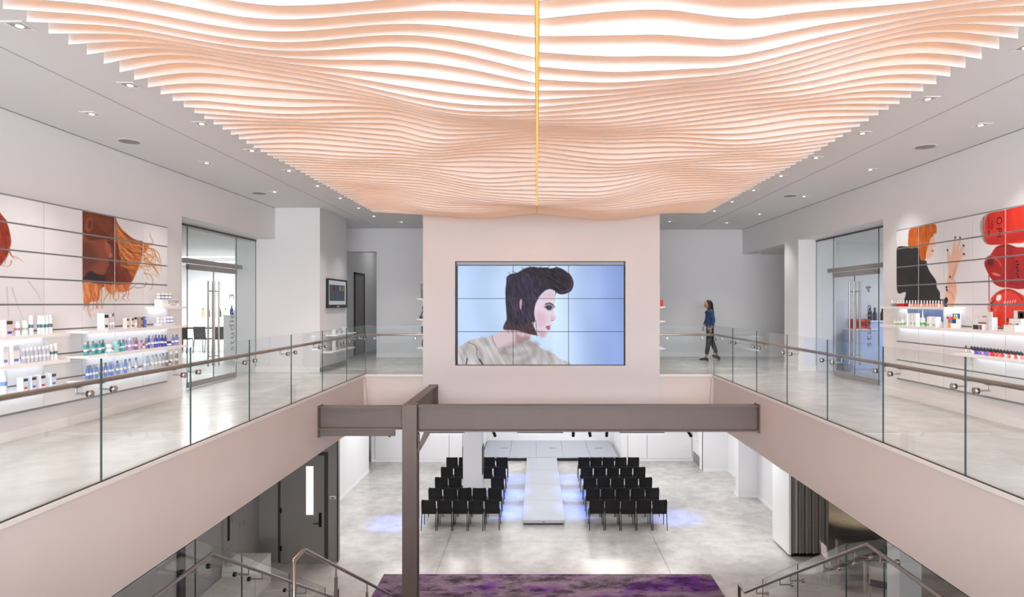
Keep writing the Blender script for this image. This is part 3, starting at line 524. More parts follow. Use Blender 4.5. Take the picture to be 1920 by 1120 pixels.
# ------------------------------------------------------------------ stairs and their guards
LZ = 2.45
sc = thing('staircase', 'concrete staircase going down to the rug in the middle of the void', 'stairs', (0, 0, 0))
MB().box(XL+.02, XR-.02, 3.4, 7.2, LZ-.2, LZ).build('landing', M['floor_up'], sc)
for i in range(13): MB().box(XL+.02, XR-.02, 7.2+i*.285, 7.2+i*.285+.3, LZ-(i+1)*.175-.06, LZ-(i+1)*.175).build('step', M['floor_up'], sc)
def stair_guard(side, X, rx, rz, sl, lab, glass_end, joints, base=.19):
    t = thing('stair_guard', lab, 'railing', (0, 0, 0)); y0 = 7.17
    def gz(y): return min(SO-.06, rz+base-(max(0, y-y0))*sl)
    js = [3.6, 5.3, y0]+joints+[glass_end]
    for a, b in zip(js[:-1], js[1:]): panex('pane', X, a+.006, b-.006, max(.03, gz(a)-1.25), gz(a), t, zA1=max(.02, gz(b)-1.25), zB1=gz(b))
    ye = 11.38; ze = rz-(ye-y0)*sl
    MB().tube([(rx, 3.5, rz), (rx, y0, rz), (rx, ye, ze), (rx, ye+.32, ze), (rx, ye+.32, .02)], .022, 12).build('handrail', M['steel'], t)
    for y in (4.2, 5.1, 5.6, 6.9, 7.45)+tuple(v+d for v in joints for d in (-.2, .2))+(glass_end-.25,):
        z = rz-max(0, y-y0)*sl
        m = MB(); m.lathe([(.028, -.02), (.03, 0), (.03, .012)] if side > 0 else [(.03, -.012), (.03, 0), (.028, .02)], 12, (X, y, z-.09), axis='x'); m.build('standoff_disc', M['blackmetal'] if side < 0 else M['chrome'], t)
        a = MB(); a.tube([(X, y, z-.09), (rx, y, z-.09)], .011, 8); a.tube([(rx, y, z-.09), (rx, y, z-.01)], .008, 8); a.build('rail_arm', M['steel'], t)
    return t
stair_guard(-1, XL-.05, XL+.13, 3.345, .572, 'glass stair guard with steel handrail under the left balcony', 11.57, [8.3, 9.9])
stair_guard(1, XR+.05, XR-.14, 3.455, .58, 'glass stair guard with steel handrail under the right balcony', 11.04, [8.05, 9.55])
mr = thing('stair_handrail', 'steel handrail on posts inside the left part of the stair', 'railing', (-2.62, 0, 0))
MB().tube([(0, 6.9, LZ), (0, 6.9, 3.385), (0, 7.2, 3.385), (0, 11.4, .97)], .022, 12).build('rail', M['steel'], mr)
for y in (8.34, 9.86, 11.2):
    z = 3.385-(y-7.2)*.575; MB().tube([(0, y, z-.9), (0, y, z-.14)], .021, 12).build('post', M['steel'], mr); MB().tube([(0, y, z-.15), (0, y, z-.01)], .009, 8).build('post_pin', M['steel'], mr)
# ------------------------------------------------------------------ printed pictures, painted point by point from soft shapes
def smooth_closed(p, n=4, closed=True):
    p = np.array(p, float); out = []; m = len(p)
    for i in range(m if closed else m-1):
        a, b, c, d = (p[(i-1) % m], p[i], p[(i+1) % m], p[(i+2) % m]) if closed else (p[max(i-1, 0)], p[i], p[i+1], p[min(i+2, m-1)])
        for t in np.linspace(0, 1, n, endpoint=False): out.append(.5*((2*b)+(-a+c)*t+(2*a-5*b+4*c-d)*t*t+(-a+3*b-3*c+d)*t**3))
    if not closed: out.append(p[-1])
    return np.array(out)
def segdist(P, A, B):
    d = np.full(len(P), 1e9); pr = np.zeros(len(P)); n = len(A)
    for i in range(n):
        ab = B[i]-A[i]; L = max(1e-9, ab@ab); t = np.clip(((P-A[i])@ab)/L, 0, 1); q = A[i]+t[:, None]*ab
        e = np.hypot(P[:, 0]-q[:, 0], P[:, 1]-q[:, 1]); k = e < d; d[k] = e[k]; pr[k] = (i+t[k])/n
    return d, pr
_lat = rng.random((128, 128))
def vnoise(a, b):
    i = np.floor(a).astype(int); j = np.floor(b).astype(int); f = a-i; g = b-j; f = f*f*(3-2*f); g = g*g*(3-2*g); q = lambda m, n: _lat[m % 128, n % 128]
    return (q(i, j)*(1-f)+q(i+1, j)*f)*(1-g)+(q(i, j+1)*(1-f)+q(i+1, j+1)*f)*g
class Pic:
    def __init__(s, bg): s.bg = bg; s.L = []
    def poly(s, pts, rgb, soft=4, streak=None, smooth=True, op=1.0):
        q = smooth_closed(pts) if smooth else np.array(pts, float); s.L.append(('p', q, rgb, soft, streak, op)); return s
    def stroke(s, pts, wd, rgb, soft=3, taper=False, op=1.0):
        q = smooth_closed(pts, 5, False); s.L.append(('s', q, rgb, soft, wd, taper, op)); return s
    def ell(s, cx, cy, rx, ry, rgb, ang=0, soft=4, op=1.0):
        t = np.linspace(0, 2*PI, 20, endpoint=False); c, d = math.cos(ang), math.sin(ang)
        return s.poly([(cx+rx*math.cos(a)*c-ry*math.sin(a)*d, cy+rx*math.cos(a)*d+ry*math.sin(a)*c) for a in t], rgb, soft, None, False, op)
    def sample(s, P):
        out = s.bg(P).astype(float)
        for l in s.L:
            q = l[1]; soft = l[3]; mg = soft+(l[4] if l[0] == 's' else 0)
            k = np.where((P[:, 0] > q[:, 0].min()-mg) & (P[:, 0] < q[:, 0].max()+mg) & (P[:, 1] > q[:, 1].min()-mg) & (P[:, 1] < q[:, 1].max()+mg))[0]
            if not len(k): continue
            p = P[k]
            if l[0] == 'p':
                A = q; B = np.roll(q, -1, 0); d, _ = segdist(p, A, B); ins = np.zeros(len(p), bool)
                for a, b in zip(A, B):
                    c = ((a[1] > p[:, 1]) != (b[1] > p[:, 1])); 
                    with np.errstate(divide='ignore', invalid='ignore'): xi = (b[0]-a[0])*(p[:, 1]-a[1])/(b[1]-a[1])+a[0]
                    ins ^= c & (p[:, 0] < xi)
                m = np.clip(.5+np.where(ins, d, -d)/soft, 0, 1)*l[5]; rgb = np.tile(np.array(l[2], float), (len(p), 1))
                if l[4]:
                    a, per, amp, rgb2 = l[4]; c, si = math.cos(a), math.sin(a); w_ = -p[:, 0]*si+p[:, 1]*c; al = p[:, 0]*c+p[:, 1]*si
                    v = vnoise(w_/per, al/(per*9))+.6*vnoise(w_/per*2.7+31, al/(per*6))+.6*vnoise(w_/per*.35+77, al/(per*5))
                    v = np.clip(.5+amp*(v-1.1)*.8, 0, 1); rgb = rgb*(1-v[:, None])+np.array(rgb2, float)*v[:, None]
            else:
                d, pr = segdist(p, q[:-1], q[1:]); wd = l[4]*(1-.85*pr) if l[5] else l[4]; m = np.clip(.5+(wd/2-d)/soft, 0, 1)*l[6]; rgb = np.array(l[2], float)
            out[k] = out[k]*(1-m[:, None])+rgb*m[:, None]
        return np.clip(out, 0, 255)
def flat(c): return lambda P: np.tile(np.array(c, float), (len(P), 1))
def print_panel(name, o, du, dv, nrm, nx, ny, th, pic, uvmap, m, back, parent):
    # picture on a dense grid: o is the top-left corner, du / dv run right and down, nrm points out of the face
    o, du, dv, nrm = map(np.array, (o, du, dv, nrm)); u = np.linspace(0, 1, nx); v = np.linspace(0, 1, ny); U, V = np.meshgrid(u, v)
    P = o+U[..., None]*du+V[..., None]*dv; P = P.reshape(-1, 3); rgb = pic.sample(uvmap(U.ravel(), V.ravel()))
    f = []
    for j in range(ny-1):
        for i in range(nx-1): a = j*nx+i; f.append((a, a+nx, a+nx+1, a+1))
    n = len(P); nf = len(f); cs = [o, o+du, o+du+dv, o+dv]; vs = [tuple(p) for p in P]+[tuple(c) for c in cs]+[tuple(c-nrm*th) for c in cs]
    for i in range(4): f.append((n+i, n+(i+1) % 4, n+4+(i+1) % 4, n+4+i))
    f.append((n+7, n+6, n+5, n+4))
    me = bpy.data.meshes.new(name); me.from_pydata(vs, [], f); me.update()
    me.materials.append(m); me.materials.append(back); me.polygons.foreach_set('material_index', [0]*nf+[1]*5)
    a = me.color_attributes.new('print', 'FLOAT_COLOR', 'POINT'); c = np.ones((len(vs), 4)); s_ = rgb/255; c[:n, :3] = np.where(s_ <= .04045, s_/12.92, ((s_+.055)/1.055)**2.4); a.data.foreach_set('color', c.ravel())
    return put(name, me, parent)
M['print'] = attrmat('poster_print', .3); M['screen'] = attrmat('lit_screen', .3, 1.0)
# --- media wall picture
def bgv(P):
    x = P[:, 0]/1800; y = P[:, 1]/1100; a = np.array([186, 211, 250.]); b = np.array([207, 229, 253.]); c = np.array([148, 172, 228.])
    t = np.clip((x-.02)/.5, 0, 1)[:, None]; s = np.clip((x-.58)/.3, 0, 1)[:, None]; g = a*(1-t)+b*t; g = g*(1-s)+c*s
    return g+(6*np.sin(x*23+np.sin(y*5))+5*np.sin(x*9+2))[:, None]+(np.clip(.25-y, 0, 1)*-40)[:, None]
V = Pic(bgv)
V.poly([(540, 690), (500, 745), (400, 800), (380, 900), (500, 930), (660, 900), (770, 850), (800, 790), (850, 770), (830, 600), (600, 600)], (214, 193, 200), 8)
V.poly([(640, 770), (700, 800), (770, 790), (780, 830), (700, 870), (640, 860)], (150, 118, 120), 30, op=.7)
V.poly([(45, 930), (110, 870), (170, 835), (260, 815), (340, 806), (400, 785), (405, 830), (440, 900), (540, 905), (660, 885), (770, 838), (850, 885), (950, 945), (1040, 985), (1085, 1030), (1145, 1100), (45, 1100)], (216, 216, 222), 6, (1.1, 26, .9, (176, 166, 164)))
for pts, wd in (([(500, 960), (560, 910), (700, 870), (830, 880)], 34), ([(850, 890), (830, 980), (720, 1060), (650, 1080)], 30), ([(900, 960), (900, 1080)], 26), ([(980, 970), (1010, 1060)], 26), ([(260, 930), (290, 1000), (270, 1060)], 22), ([(130, 900), (100, 1000), (95, 1080)], 16), ([(300, 830), (340, 870)], 22), ([(520, 960), (620, 990), (760, 960)], 18)):
    V.stroke(pts, wd*1.5, (140, 126, 126), 60, op=.55)
V.stroke([(150, 860), (230, 900), (245, 1000), (300, 1088)], 7, (92, 80, 86), 8, op=.8); V.stroke([(140, 1030), (132, 1090)], 12, (50, 42, 50), 8); V.stroke([(270, 1040), (305, 1092)], 12, (45, 38, 46), 8); V.stroke([(402, 790), (404, 830), (440, 898)], 6, (110, 92, 96), 5)
V.poly([(990, 320), (1035, 345), (1046, 400), (1042, 450), (1034, 490), (1030, 535), (1048, 585), (1058, 615), (1040, 640), (1010, 647), (1003, 660), (1006, 684), (990, 698), (996, 722), (985, 740), (962, 745), (962, 770), (940, 800), (895, 808), (850, 785), (826, 700), (822, 560), (835, 470), (880, 390), (940, 335)], (228, 209, 224), 5)
V.poly([(850, 560), (920, 560), (960, 620), (920, 700), (860, 690)], (212, 168, 186), 60, op=.55); V.poly([(1000, 580), (1040, 610), (1030, 640), (1000, 635)], (205, 176, 190), 18, op=.6); V.poly([(860, 740), (950, 760), (935, 800), (895, 806)], (186, 150, 164), 30, op=.6); V.poly([(900, 400), (980, 335), (1035, 350), (1040, 400)], (205, 180, 192), 40, op=.5)
V.poly([(700, 560), (740, 560), (790, 640), (860, 780), (840, 785), (760, 770), (660, 745), (610, 740), (515, 728), (545, 640), (600, 600)], (104, 74, 78), 10, (1.45, 5, 1.2, (46, 36, 44)))
H = [(550, 190), (600, 158), (650, 148), (700, 118), (750, 95), (820, 85), (880, 98), (940, 92), (1000, 102), (1060, 90), (1120, 108), (1180, 150), (1218, 205), (1230, 265), (1212, 325), (1165, 362), (1105, 372), (1060, 355), (1040, 335), (990, 318), (940, 335), (885, 390), (842, 470), (828, 560), (838, 640), (810, 660), (780, 640), (720, 690), (680, 650), (640, 690), (590, 660), (540, 690), (548, 620), (545, 540), (538, 440), (536, 330), (545, 250)]
V.poly(H, (34, 28, 40), 6, (1.3, 9, 1.0, (74, 66, 92)))
V.poly([(700, 130), (860, 95), (1010, 110), (1120, 125), (1200, 200), (1215, 270), (1180, 340), (1100, 365), (1040, 330), (960, 250), (860, 180)], (24, 20, 28), 22, (.55, 9, 1.1, (58, 48, 62)))
for a in np.linspace(-.9, 1.0, 7): V.stroke([(1130+60*math.cos(a), 235+90*math.sin(a)), (1160+55*math.cos(a+.4), 240+100*math.sin(a+.4)), (1130+75*math.cos(a+1.0), 240+105*math.sin(a+1.0))], 5, (84, 74, 90), 5, op=.6)
for x, y, x2, y2 in ((590, 170, 560, 140), (720, 112, 690, 92), (790, 90, 770, 76), (880, 98, 900, 78), (960, 95, 990, 78), (1060, 92, 1040, 76), (640, 150, 600, 130), (1050, 350, 1042, 385)): V.stroke([(x, y), ((x+x2)/2+4, (y+y2)/2), (x2, y2)], 8, (30, 25, 36), 4, True)
for x in (560, 600, 640, 690, 730, 760, 800, 820, 850): V.stroke([(x-5, 640), (x, 720), (x+6, 770+((x*7) % 40))], 7, (38, 29, 36), 4, True)
V.poly([(680, 430), (700, 420), (700, 470), (690, 530), (678, 490)], (206, 160, 166), 5)
V.poly([(935, 492), (975, 472), (1015, 480), (1012, 520), (985, 532), (955, 516)], (84, 78, 100), 26, op=.9); V.poly([(950, 500), (980, 488), (1004, 498), (998, 520), (975, 526)], (36, 32, 46), 10); V.ell(982, 506, 5, 4, (190, 196, 214)); V.stroke([(945, 468), (985, 458), (1014, 470), (1030, 486)], 12, (74, 56, 66), 8); V.stroke([(1022, 508), (1044, 496)], 6, (40, 34, 44), 4)
V.poly([(950, 700), (985, 692), (1005, 690), (990, 702), (996, 720), (978, 740), (955, 722)], (168, 108, 128), 8); V.stroke([(952, 706), (990, 702)], 4, (110, 60, 76), 5); V.ell(1012, 638, 12, 5, (150, 110, 120))
vt = thing('video_wall', 'three by three video wall showing a woman with a dark quiff', 'video wall', (0, 0, 0))
VYs = VY+.07; sx0, sx1, sz1, sz0 = X_(858, VYs), X_(1170, VYs), Z_(498, VYs), Z_(684.5, VYs)
MB().box(sx0-.012, sx1+.012, VYs+.03, VYs+.2, sz0-.005, sz1+.012).build('mounting_back', M['black'], vt)
cw, ch = (sx1-sx0)/3, (sz1-sz0)/3; gp = .006
for j in range(3):
    for i in range(3):
        def uvm(u, v, i=i, j=j): return np.stack([45+(i+u)*1703/3, 74+(j+v)*1018/3], 1)
        sc_ = print_panel('screen', (sx0+i*cw+gp, VYs, sz1-j*ch-gp), (cw-2*gp, 0, 0), (0, 0, -(ch-2*gp)), (0, -1, 0), 108, 64, .03, V, uvm, M['screen'], M['black'], vt)
# --- posters on the product walls
def plain(c): return Pic(flat(c))
GREYW = (226, 226, 229)
LP = Pic(flat(GREYW))      # woman in profile with blown copper hair
LP.poly([(20, 0), (180, 50), (337, 70), (345, 120), (420, 230), (520, 300), (600, 330), (560, 480), (500, 600), (470, 690), (337, 700), (20, 690)], (86, 30, 16), 6, (.5, 14, .8, (128, 52, 22)))
LP.poly([(60, 60), (180, 85), (300, 110), (330, 200), (320, 290), (250, 240), (150, 150)], (150, 78, 44), 30, (.35, 10, .9, (110, 50, 26)), op=.8)
LP.poly([(20, 190), (60, 260), (110, 300), (200, 290), (265, 285), (285, 330), (302, 400), (322, 450), (305, 468), (272, 478), (288, 505), (280, 532), (262, 556), (252, 592), (215, 626), (170, 610), (110, 580), (70, 610), (40, 670), (20, 690)], (142, 74, 52), 8)
LP.poly([(30, 330), (120, 350), (170, 460), (120, 560), (50, 600), (20, 500)], (96, 44, 32), 60, op=.7); LP.poly([(240, 300), (290, 340), (318, 440), (290, 470), (250, 400)], (186, 104, 76), 26, op=.7)
LP.ell(97, 165, 34, 72, (158, 80, 56), .12, 12); LP.ell(104, 160, 18, 44, (96, 42, 30), .12, 20); LP.stroke([(268, 310), (300, 330)], 10, (40, 18, 14), 6); LP.ell(302, 446, 13, 16, (232, 160, 130), 0, 8, .8); LP.ell(306, 450, 5, 7, (60, 24, 18)); LP.stroke([(262, 508), (290, 500)], 6, (92, 36, 30), 5)
LP.poly([(60, 640), (110, 585), (170, 615), (230, 630), (240, 690), (50, 690)], (40, 20, 26), 14)
LP.poly([(337, 110), (370, 180), (430, 260), (520, 300), (590, 325), (640, 345), (600, 420), (560, 520), (520, 620), (480, 690), (400, 680), (345, 520)], (142, 68, 24), 8, (1.0, 9, 1.2, (216, 132, 66)))
LP.poly([(337, 330), (390, 430), (450, 560), (480, 690), (337, 690)], (86, 28, 14), 24, (1.1, 12, .8, (130, 52, 20)), op=.85)
for k in range(26):
    t = k/25; x0 = 345+t*60; y0 = 150+t*330
    LP.stroke([(x0, y0), (450+60*math.sin(k), 290+t*260), (560+30*math.cos(k*2), 330+t*230), (640+90*math.sin(k*1.7+.6)*(.5+t*.5), 380+t*170+40*math.sin(k*3)), (690+60*math.sin(k*2.3), 470+t*150+50*math.cos(k*1.3))], 13-4*t, [(190, 104, 42), (222, 150, 86), (150, 70, 24), (236, 178, 122)][k % 4], 9, True, .8)
for pts in ([(600, 335), (680, 330), (660, 270), (650, 220)], [(620, 360), (720, 400), (755, 500), (760, 580)], [(610, 500), (680, 520), (720, 590), (715, 630)], [(600, 600), (660, 620), (680, 700), (650, 760)], [(590, 480), (660, 440), (730, 470), (745, 540)], [(600, 400), (650, 370), (700, 375)]): LP.stroke(pts, 12, (206, 130, 66), 9, True, .85)
LP.poly([(48, 680), (180, 690), (335, 700), (470, 700), (430, 760), (345, 775), (320, 800), (260, 760), (220, 700), (200, 790), (180, 860), (120, 870), (60, 900), (48, 800)], (196, 100, 42), 16, (1.3, 9, 1.2, (236, 170, 118)))
for k in range(16): x = 55+k*26; LP.stroke([(x, 700), (x+6+10*math.sin(k), 780), (x+24*math.sin(k*2.1), 860+(60 if k < 7 else -30)), (x+30*math.sin(k*1.4), 930+(90*math.sin(k) if k < 6 else -70))], 11, [(206, 112, 48), (232, 160, 100), (170, 78, 28)][k % 3], 7, True, .85)
for pts in ([(340, 700), (380, 770), (440, 760), (520, 710)], [(350, 720), (400, 760), (470, 740)], [(520, 730), (590, 725), (620, 690)]): LP.stroke(pts, 8, (176, 96, 48), 6, False, .7)
LF = Pic(flat(GREYW))      # strands of red hair on the nearest poster
LF.poly([(-60, 200), (0, 235), (30, 285), (50, 370), (58, 450), (40, 520), (10, 590), (-60, 640)], (172, 62, 30), 8, (1.4, 8, 1.0, (110, 30, 16)))
for pts in ([(30, 470), (60, 555), (110, 570), (160, 612)], [(40, 500), (80, 580), (120, 575)], [(10, 560), (10, 610), (0, 650)], [(60, 600), (50, 640), (10, 660), (-20, 640)]): LF.stroke(pts, 8, (176, 78, 46), 5, True)
for pts in ([(22, 830), (30, 980), (38, 1110)], [(66, 840), (100, 960), (160, 1110)], [(210, 780), (280, 880), (330, 970)]): LF.stroke(pts, 10, (170, 166, 178), 9, True, .7)
lw = thing('product_wall', 'panelled display wall at the left with the copper haired portrait poster', 'display wall', (0, 0, 0))
YW = [10.21-.64*i for i in range(8)]; ZT = EYE+1.215; RH = .306
MB().box(-5.95, -5.915, YW[-1], YW[0]+.03, ZT-8*RH-.02, ZT+.012).build('aluminium_frame', M['alu'], lw)
for c in range(7):
    for r in range(8):
        y0, y1 = YW[c+1]+.006, YW[c]-.006; z1 = ZT-r*RH-.010; z0 = ZT-(r+1)*RH+.010
        if c < 3 and r < 6:
            def uvm(u, v, c=c, r=r):
                x = np.interp(2-c+u, [0, 1, 2, 3], [40, 335, 592, 822]); return np.stack([x, 30+(x-40)*.1957+(r+v)*(215-(x-40)*.0505)], 1)
            print_panel('panel', (-5.893, y0, z1), (0, y1-y0, 0), (0, 0, z0-z1), (1, 0, 0), 70, 36, .02, LP, uvm, M['print'], M['panelw'], lw)
        elif c in (4, 5) and r < 6:
            def uvm(u, v, c=c, r=r):
                q = u-(1 if c == 5 else 0); return np.stack([-38+q*388, 12+q*83+(r+v)*(244-q*20)], 1)
            print_panel('panel', (-5.893, y0, z1), (0, y1-y0, 0), (0, 0, z0-z1), (1, 0, 0), 60, 30, .02, LF, uvm, M['print'], M['panelw'], lw)
        else: MB().box(-5.913, -5.893, y0, y1, z0, z1).build('panel', M['panelw'], lw)
RP = Pic(flat(GREYW))      # red-haired woman showing her nails, and three red lacquer bottles
RP.poly([(30, 385), (120, 370), (205, 372), (225, 470), (270, 482), (280, 515), (305, 570), (352, 640), (360, 690), (385, 735), (388, 790), (425, 790), (440, 830), (410, 860), (112, 860), (108, 735), (60, 742), (34, 720), (20, 560)], (36, 33, 35), 5, (.9, 22, .6, (56, 52, 54)))
RP.poly([(118, 855), (412, 855), (412, 1000), (135, 1000)], (104, 124, 160), 6, (1.5, 12, .8, (86, 104, 140)), False)
RP.poly([(140, 222), (205, 205), (280, 186), (345, 178), (358, 215), (352, 262), (315, 300), (295, 345), (275, 410), (265, 470), (238, 482), (214, 445), (203, 372), (132, 372), (128, 290)], (178, 78, 24), 5, (1.5, 8, 1.1, (226, 128, 46)))
RP.poly([(350, 255), (340, 305), (348, 350), (326, 368), (336, 394), (322, 412), (330, 432), (300, 462), (270, 455), (276, 405), (296, 340), (315, 290)], (236, 192, 168), 5); RP.ell(318, 280, 9, 5, (60, 36, 30)); RP.poly([(318, 392), (336, 394), (324, 408)], (176, 60, 60), 4)
RP.poly([(455, 865), (425, 800), (424, 740), (436, 660), (452, 590), (447, 500), (438, 410), (441, 392), (450, 396), (470, 452), (484, 408), (500, 310), (508, 296), (517, 310), (514, 395), (540, 310), (553, 296), (557, 312), (532, 410), (572, 350), (585, 350), (580, 372), (556, 432), (578, 420), (587, 430), (562, 468), (540, 500), (520, 570), (492, 632), (518, 665), (527, 725), (510, 800), (492, 865)], (234, 192, 168), 4, None, False)
RP.stroke([(430, 700), (470, 680), (515, 680)], 5, (190, 136, 114), 5); RP.stroke([(440, 720), (480, 740), (495, 790)], 6, (190, 136, 114), 6); RP.stroke([(470, 620), (500, 640), (510, 655)], 8, (210, 160, 136), 6); RP.poly([(520, 500), (500, 600), (480, 630), (500, 560)], (204, 152, 128), 14)
for x, y, a in ((510, 295, 1.5), (551, 297, 1.4), (579, 352, 1.0), (582, 425, .8), (444, 392, 1.5), (466, 610, 1.2), (433, 688, 1.5), (438, 712, .6)): RP.ell(x, y, 11, 7, (44, 24, 52), a, 3)
RP.ell(432, 800, 16, 26, (36, 33, 35), 0, 4)
RP.poly([(715, 230), (722, 150), (775, 92), (917, 58), (1100, 20), (1100, 300), (960, 337), (800, 347), (742, 315)], (206, 36, 26), 5, (1.4, 40, .5, (226, 62, 44)))
RP.poly([(715, 230), (722, 150), (775, 92), (750, 160), (752, 280), (775, 335), (742, 315)], (186, 172, 172), 8); RP.stroke([(745, 120), (738, 220), (756, 320)], 7, (90, 80, 84), 6); RP.poly([(760, 300), (917, 270), (1090, 230), (1090, 295), (940, 330), (800, 342)], (176, 24, 20), 20, op=.6)
RP.poly([(748, 500), (760, 460), (800, 432), (850, 362), (930, 343), (1010, 368), (1100, 400), (1100, 680), (930, 692), (850, 672), (800, 620), (770, 560)], (188, 36, 28), 5, (1.1, 30, .7, (140, 20, 18)))
RP.ell(800, 490, 42, 50, (150, 22, 20), 0, 8); RP.ell(798, 485, 26, 30, (96, 16, 14), 0, 8); RP.stroke([(760, 470), (800, 440), (860, 470), (890, 520)], 9, (226, 120, 108), 8, op=.7); RP.stroke([(850, 372), (930, 352), (990, 372)], 8, (96, 14, 14), 6); RP.stroke([(960, 380), (985, 500), (960, 660)], 26, (150, 18, 18), 14); RP.ell(845, 590, 36, 10, (238, 170, 160), .3, 8, .7)
RP.stroke([(786, 600), (788, 700), (788, 800)], 8, (150, 60, 56), 5)
RP.poly([(778, 860), (800, 790), (860, 725), (930, 700), (1010, 725), (1100, 800), (1100, 980), (960, 1010), (870, 1018), (815, 950)], (226, 62, 42), 6)
RP.stroke([(820, 940), (800, 870), (840, 780), (920, 712), (1010, 735), (1060, 800)], 12, (168, 30, 24), 8); RP.stroke([(850, 980), (838, 880), (880, 790)], 18, (240, 110, 86), 12, op=.7); RP.ell(866, 778, 20, 30, (252, 236, 230), .4, 6); RP.stroke([(800, 800), (790, 870), (815, 950)], 20, (232, 150, 138), 10)
for y in (825, 865, 910): RP.ell(806+(y-825)*.06, y, 9, 6, (30, 20, 24), .5, 4)
for k in range(6): RP.ell(1012+(k % 2)*10, 480+k*26, 10, 8, (20, 14, 16), 0, 4)
for k in range(5): RP.stroke([(905+k*22, 832-k*3), (915+k*22, 812-k*3)], 6, (250, 226, 220), 4)
rwl = thing('product_wall', 'panelled display wall at the right with red lacquer bottle poster', 'display wall', (0, 0, 0))
YR = [10.64-.62*i for i in range(8)]
MB().box(5.995, 6.03, YR[-1], YR[0]+.03, ZT-8*RH-.02, ZT+.012).build('aluminium_frame', M['alu'], rwl)
UX = [28, 208, 413, 648, 917, 1228]
for c in range(7):
    for r in range(8):
        y1, y0 = YR[c]-.006, YR[c+1]+.006; z1 = ZT-r*RH-.010; z0 = ZT-(r+1)*RH+.010
        if c < 5 and r < 6:
            def uvm(u, v, c=c, r=r):
                x = np.interp(c+u, range(6), UX); return np.stack([x, 240-(x-28)*.208+(r+v)*(147.5+(x-28)*.0523)], 1)
            print_panel('panel', (5.973, y1, z1), (0, y0-y1, 0), (0, 0, z0-z1), (-1, 0, 0), 64, 40, .02, RP, uvm, M['print'], M['panelw'], rwl)
        else: MB().box(5.973, 5.993, y0, y1, z0, z1).build('panel', M['panelw'], rwl)
def rwpt(x, y):   # point of the right poster (picture coordinates) on the wall
    u = np.interp(x, UX, range(6)); r = (y-(240-(x-28)*.208))/(147.5+(x-28)*.0523); return 10.64-.62*u, ZT-RH*r
for body, px, py, size in (('O·P·I', 868, 205, .13), ('NAIL', 812, 190, .055), ('LACQUER', 786, 200, .055)):
    y, z = rwpt(px, py); text_mesh('poster_lettering', body, size, M['black'], rwl, (5.9715, y, z), (PI/2, PI/2, -PI/2), .0005)
# ------------------------------------------------------------------ lit product shelves
def shelf(side, y0, y1, z, lab, dep=.3, ext=0):
    xw = -5.893 if side < 0 else 5.973; s = -side
    a, b = sorted((xw, xw+s*(dep-.02)))
    t = thing('product_shelf', lab, 'shelf', (0, 0, 0), 'lit product shelves')
    MB().cbox(a, b, y0-ext, y1, z-.028, z, .006).build('board', M['shelf'], t)
    n = max(1, round((y1-y0)/1.0)); L_ = (y1-y0)/n; fx = sorted((xw+s*(dep-.02), xw+s*(dep-.008)))
    for i in range(n): MB().box(*fx, y0+i*L_+.002, y0+(i+1)*L_-.002, z-.034, z+.004).build('front_edge', M['trim'], t)
    c = sorted((xw+s*.03, xw+s*.09)); MB().box(*c, y0+.05, y1-.05, z-.036, z-.029).build('led_strip', M['led'], t)
    return t
SA = [(5.805, 'upper'), (5.493, 'middle'), (5.183, 'lower')]
for z, n in SA:
    shelf(-1, 8.33, 10.24, z, n+' white lit shelf under the copper haired portrait', ext=.33); shelf(-1, 5.2, 7.68, z-.005, n+' white lit shelf at the left picture edge')
shelf(-1, 9.62, 10.24, 6.105, 'short white lit shelf at the top beside the glass door')
shelf(1, 8.92, 10.6, 6.105, 'upper short white lit shelf in front of the red haired woman'); shelf(1, 6.3, 10.6, 5.806, 'long white lit shelf under the lacquer bottle poster'); shelf(1, 6.3, 8.75, 5.482, 'lower white lit shelf with many lacquer bottles')
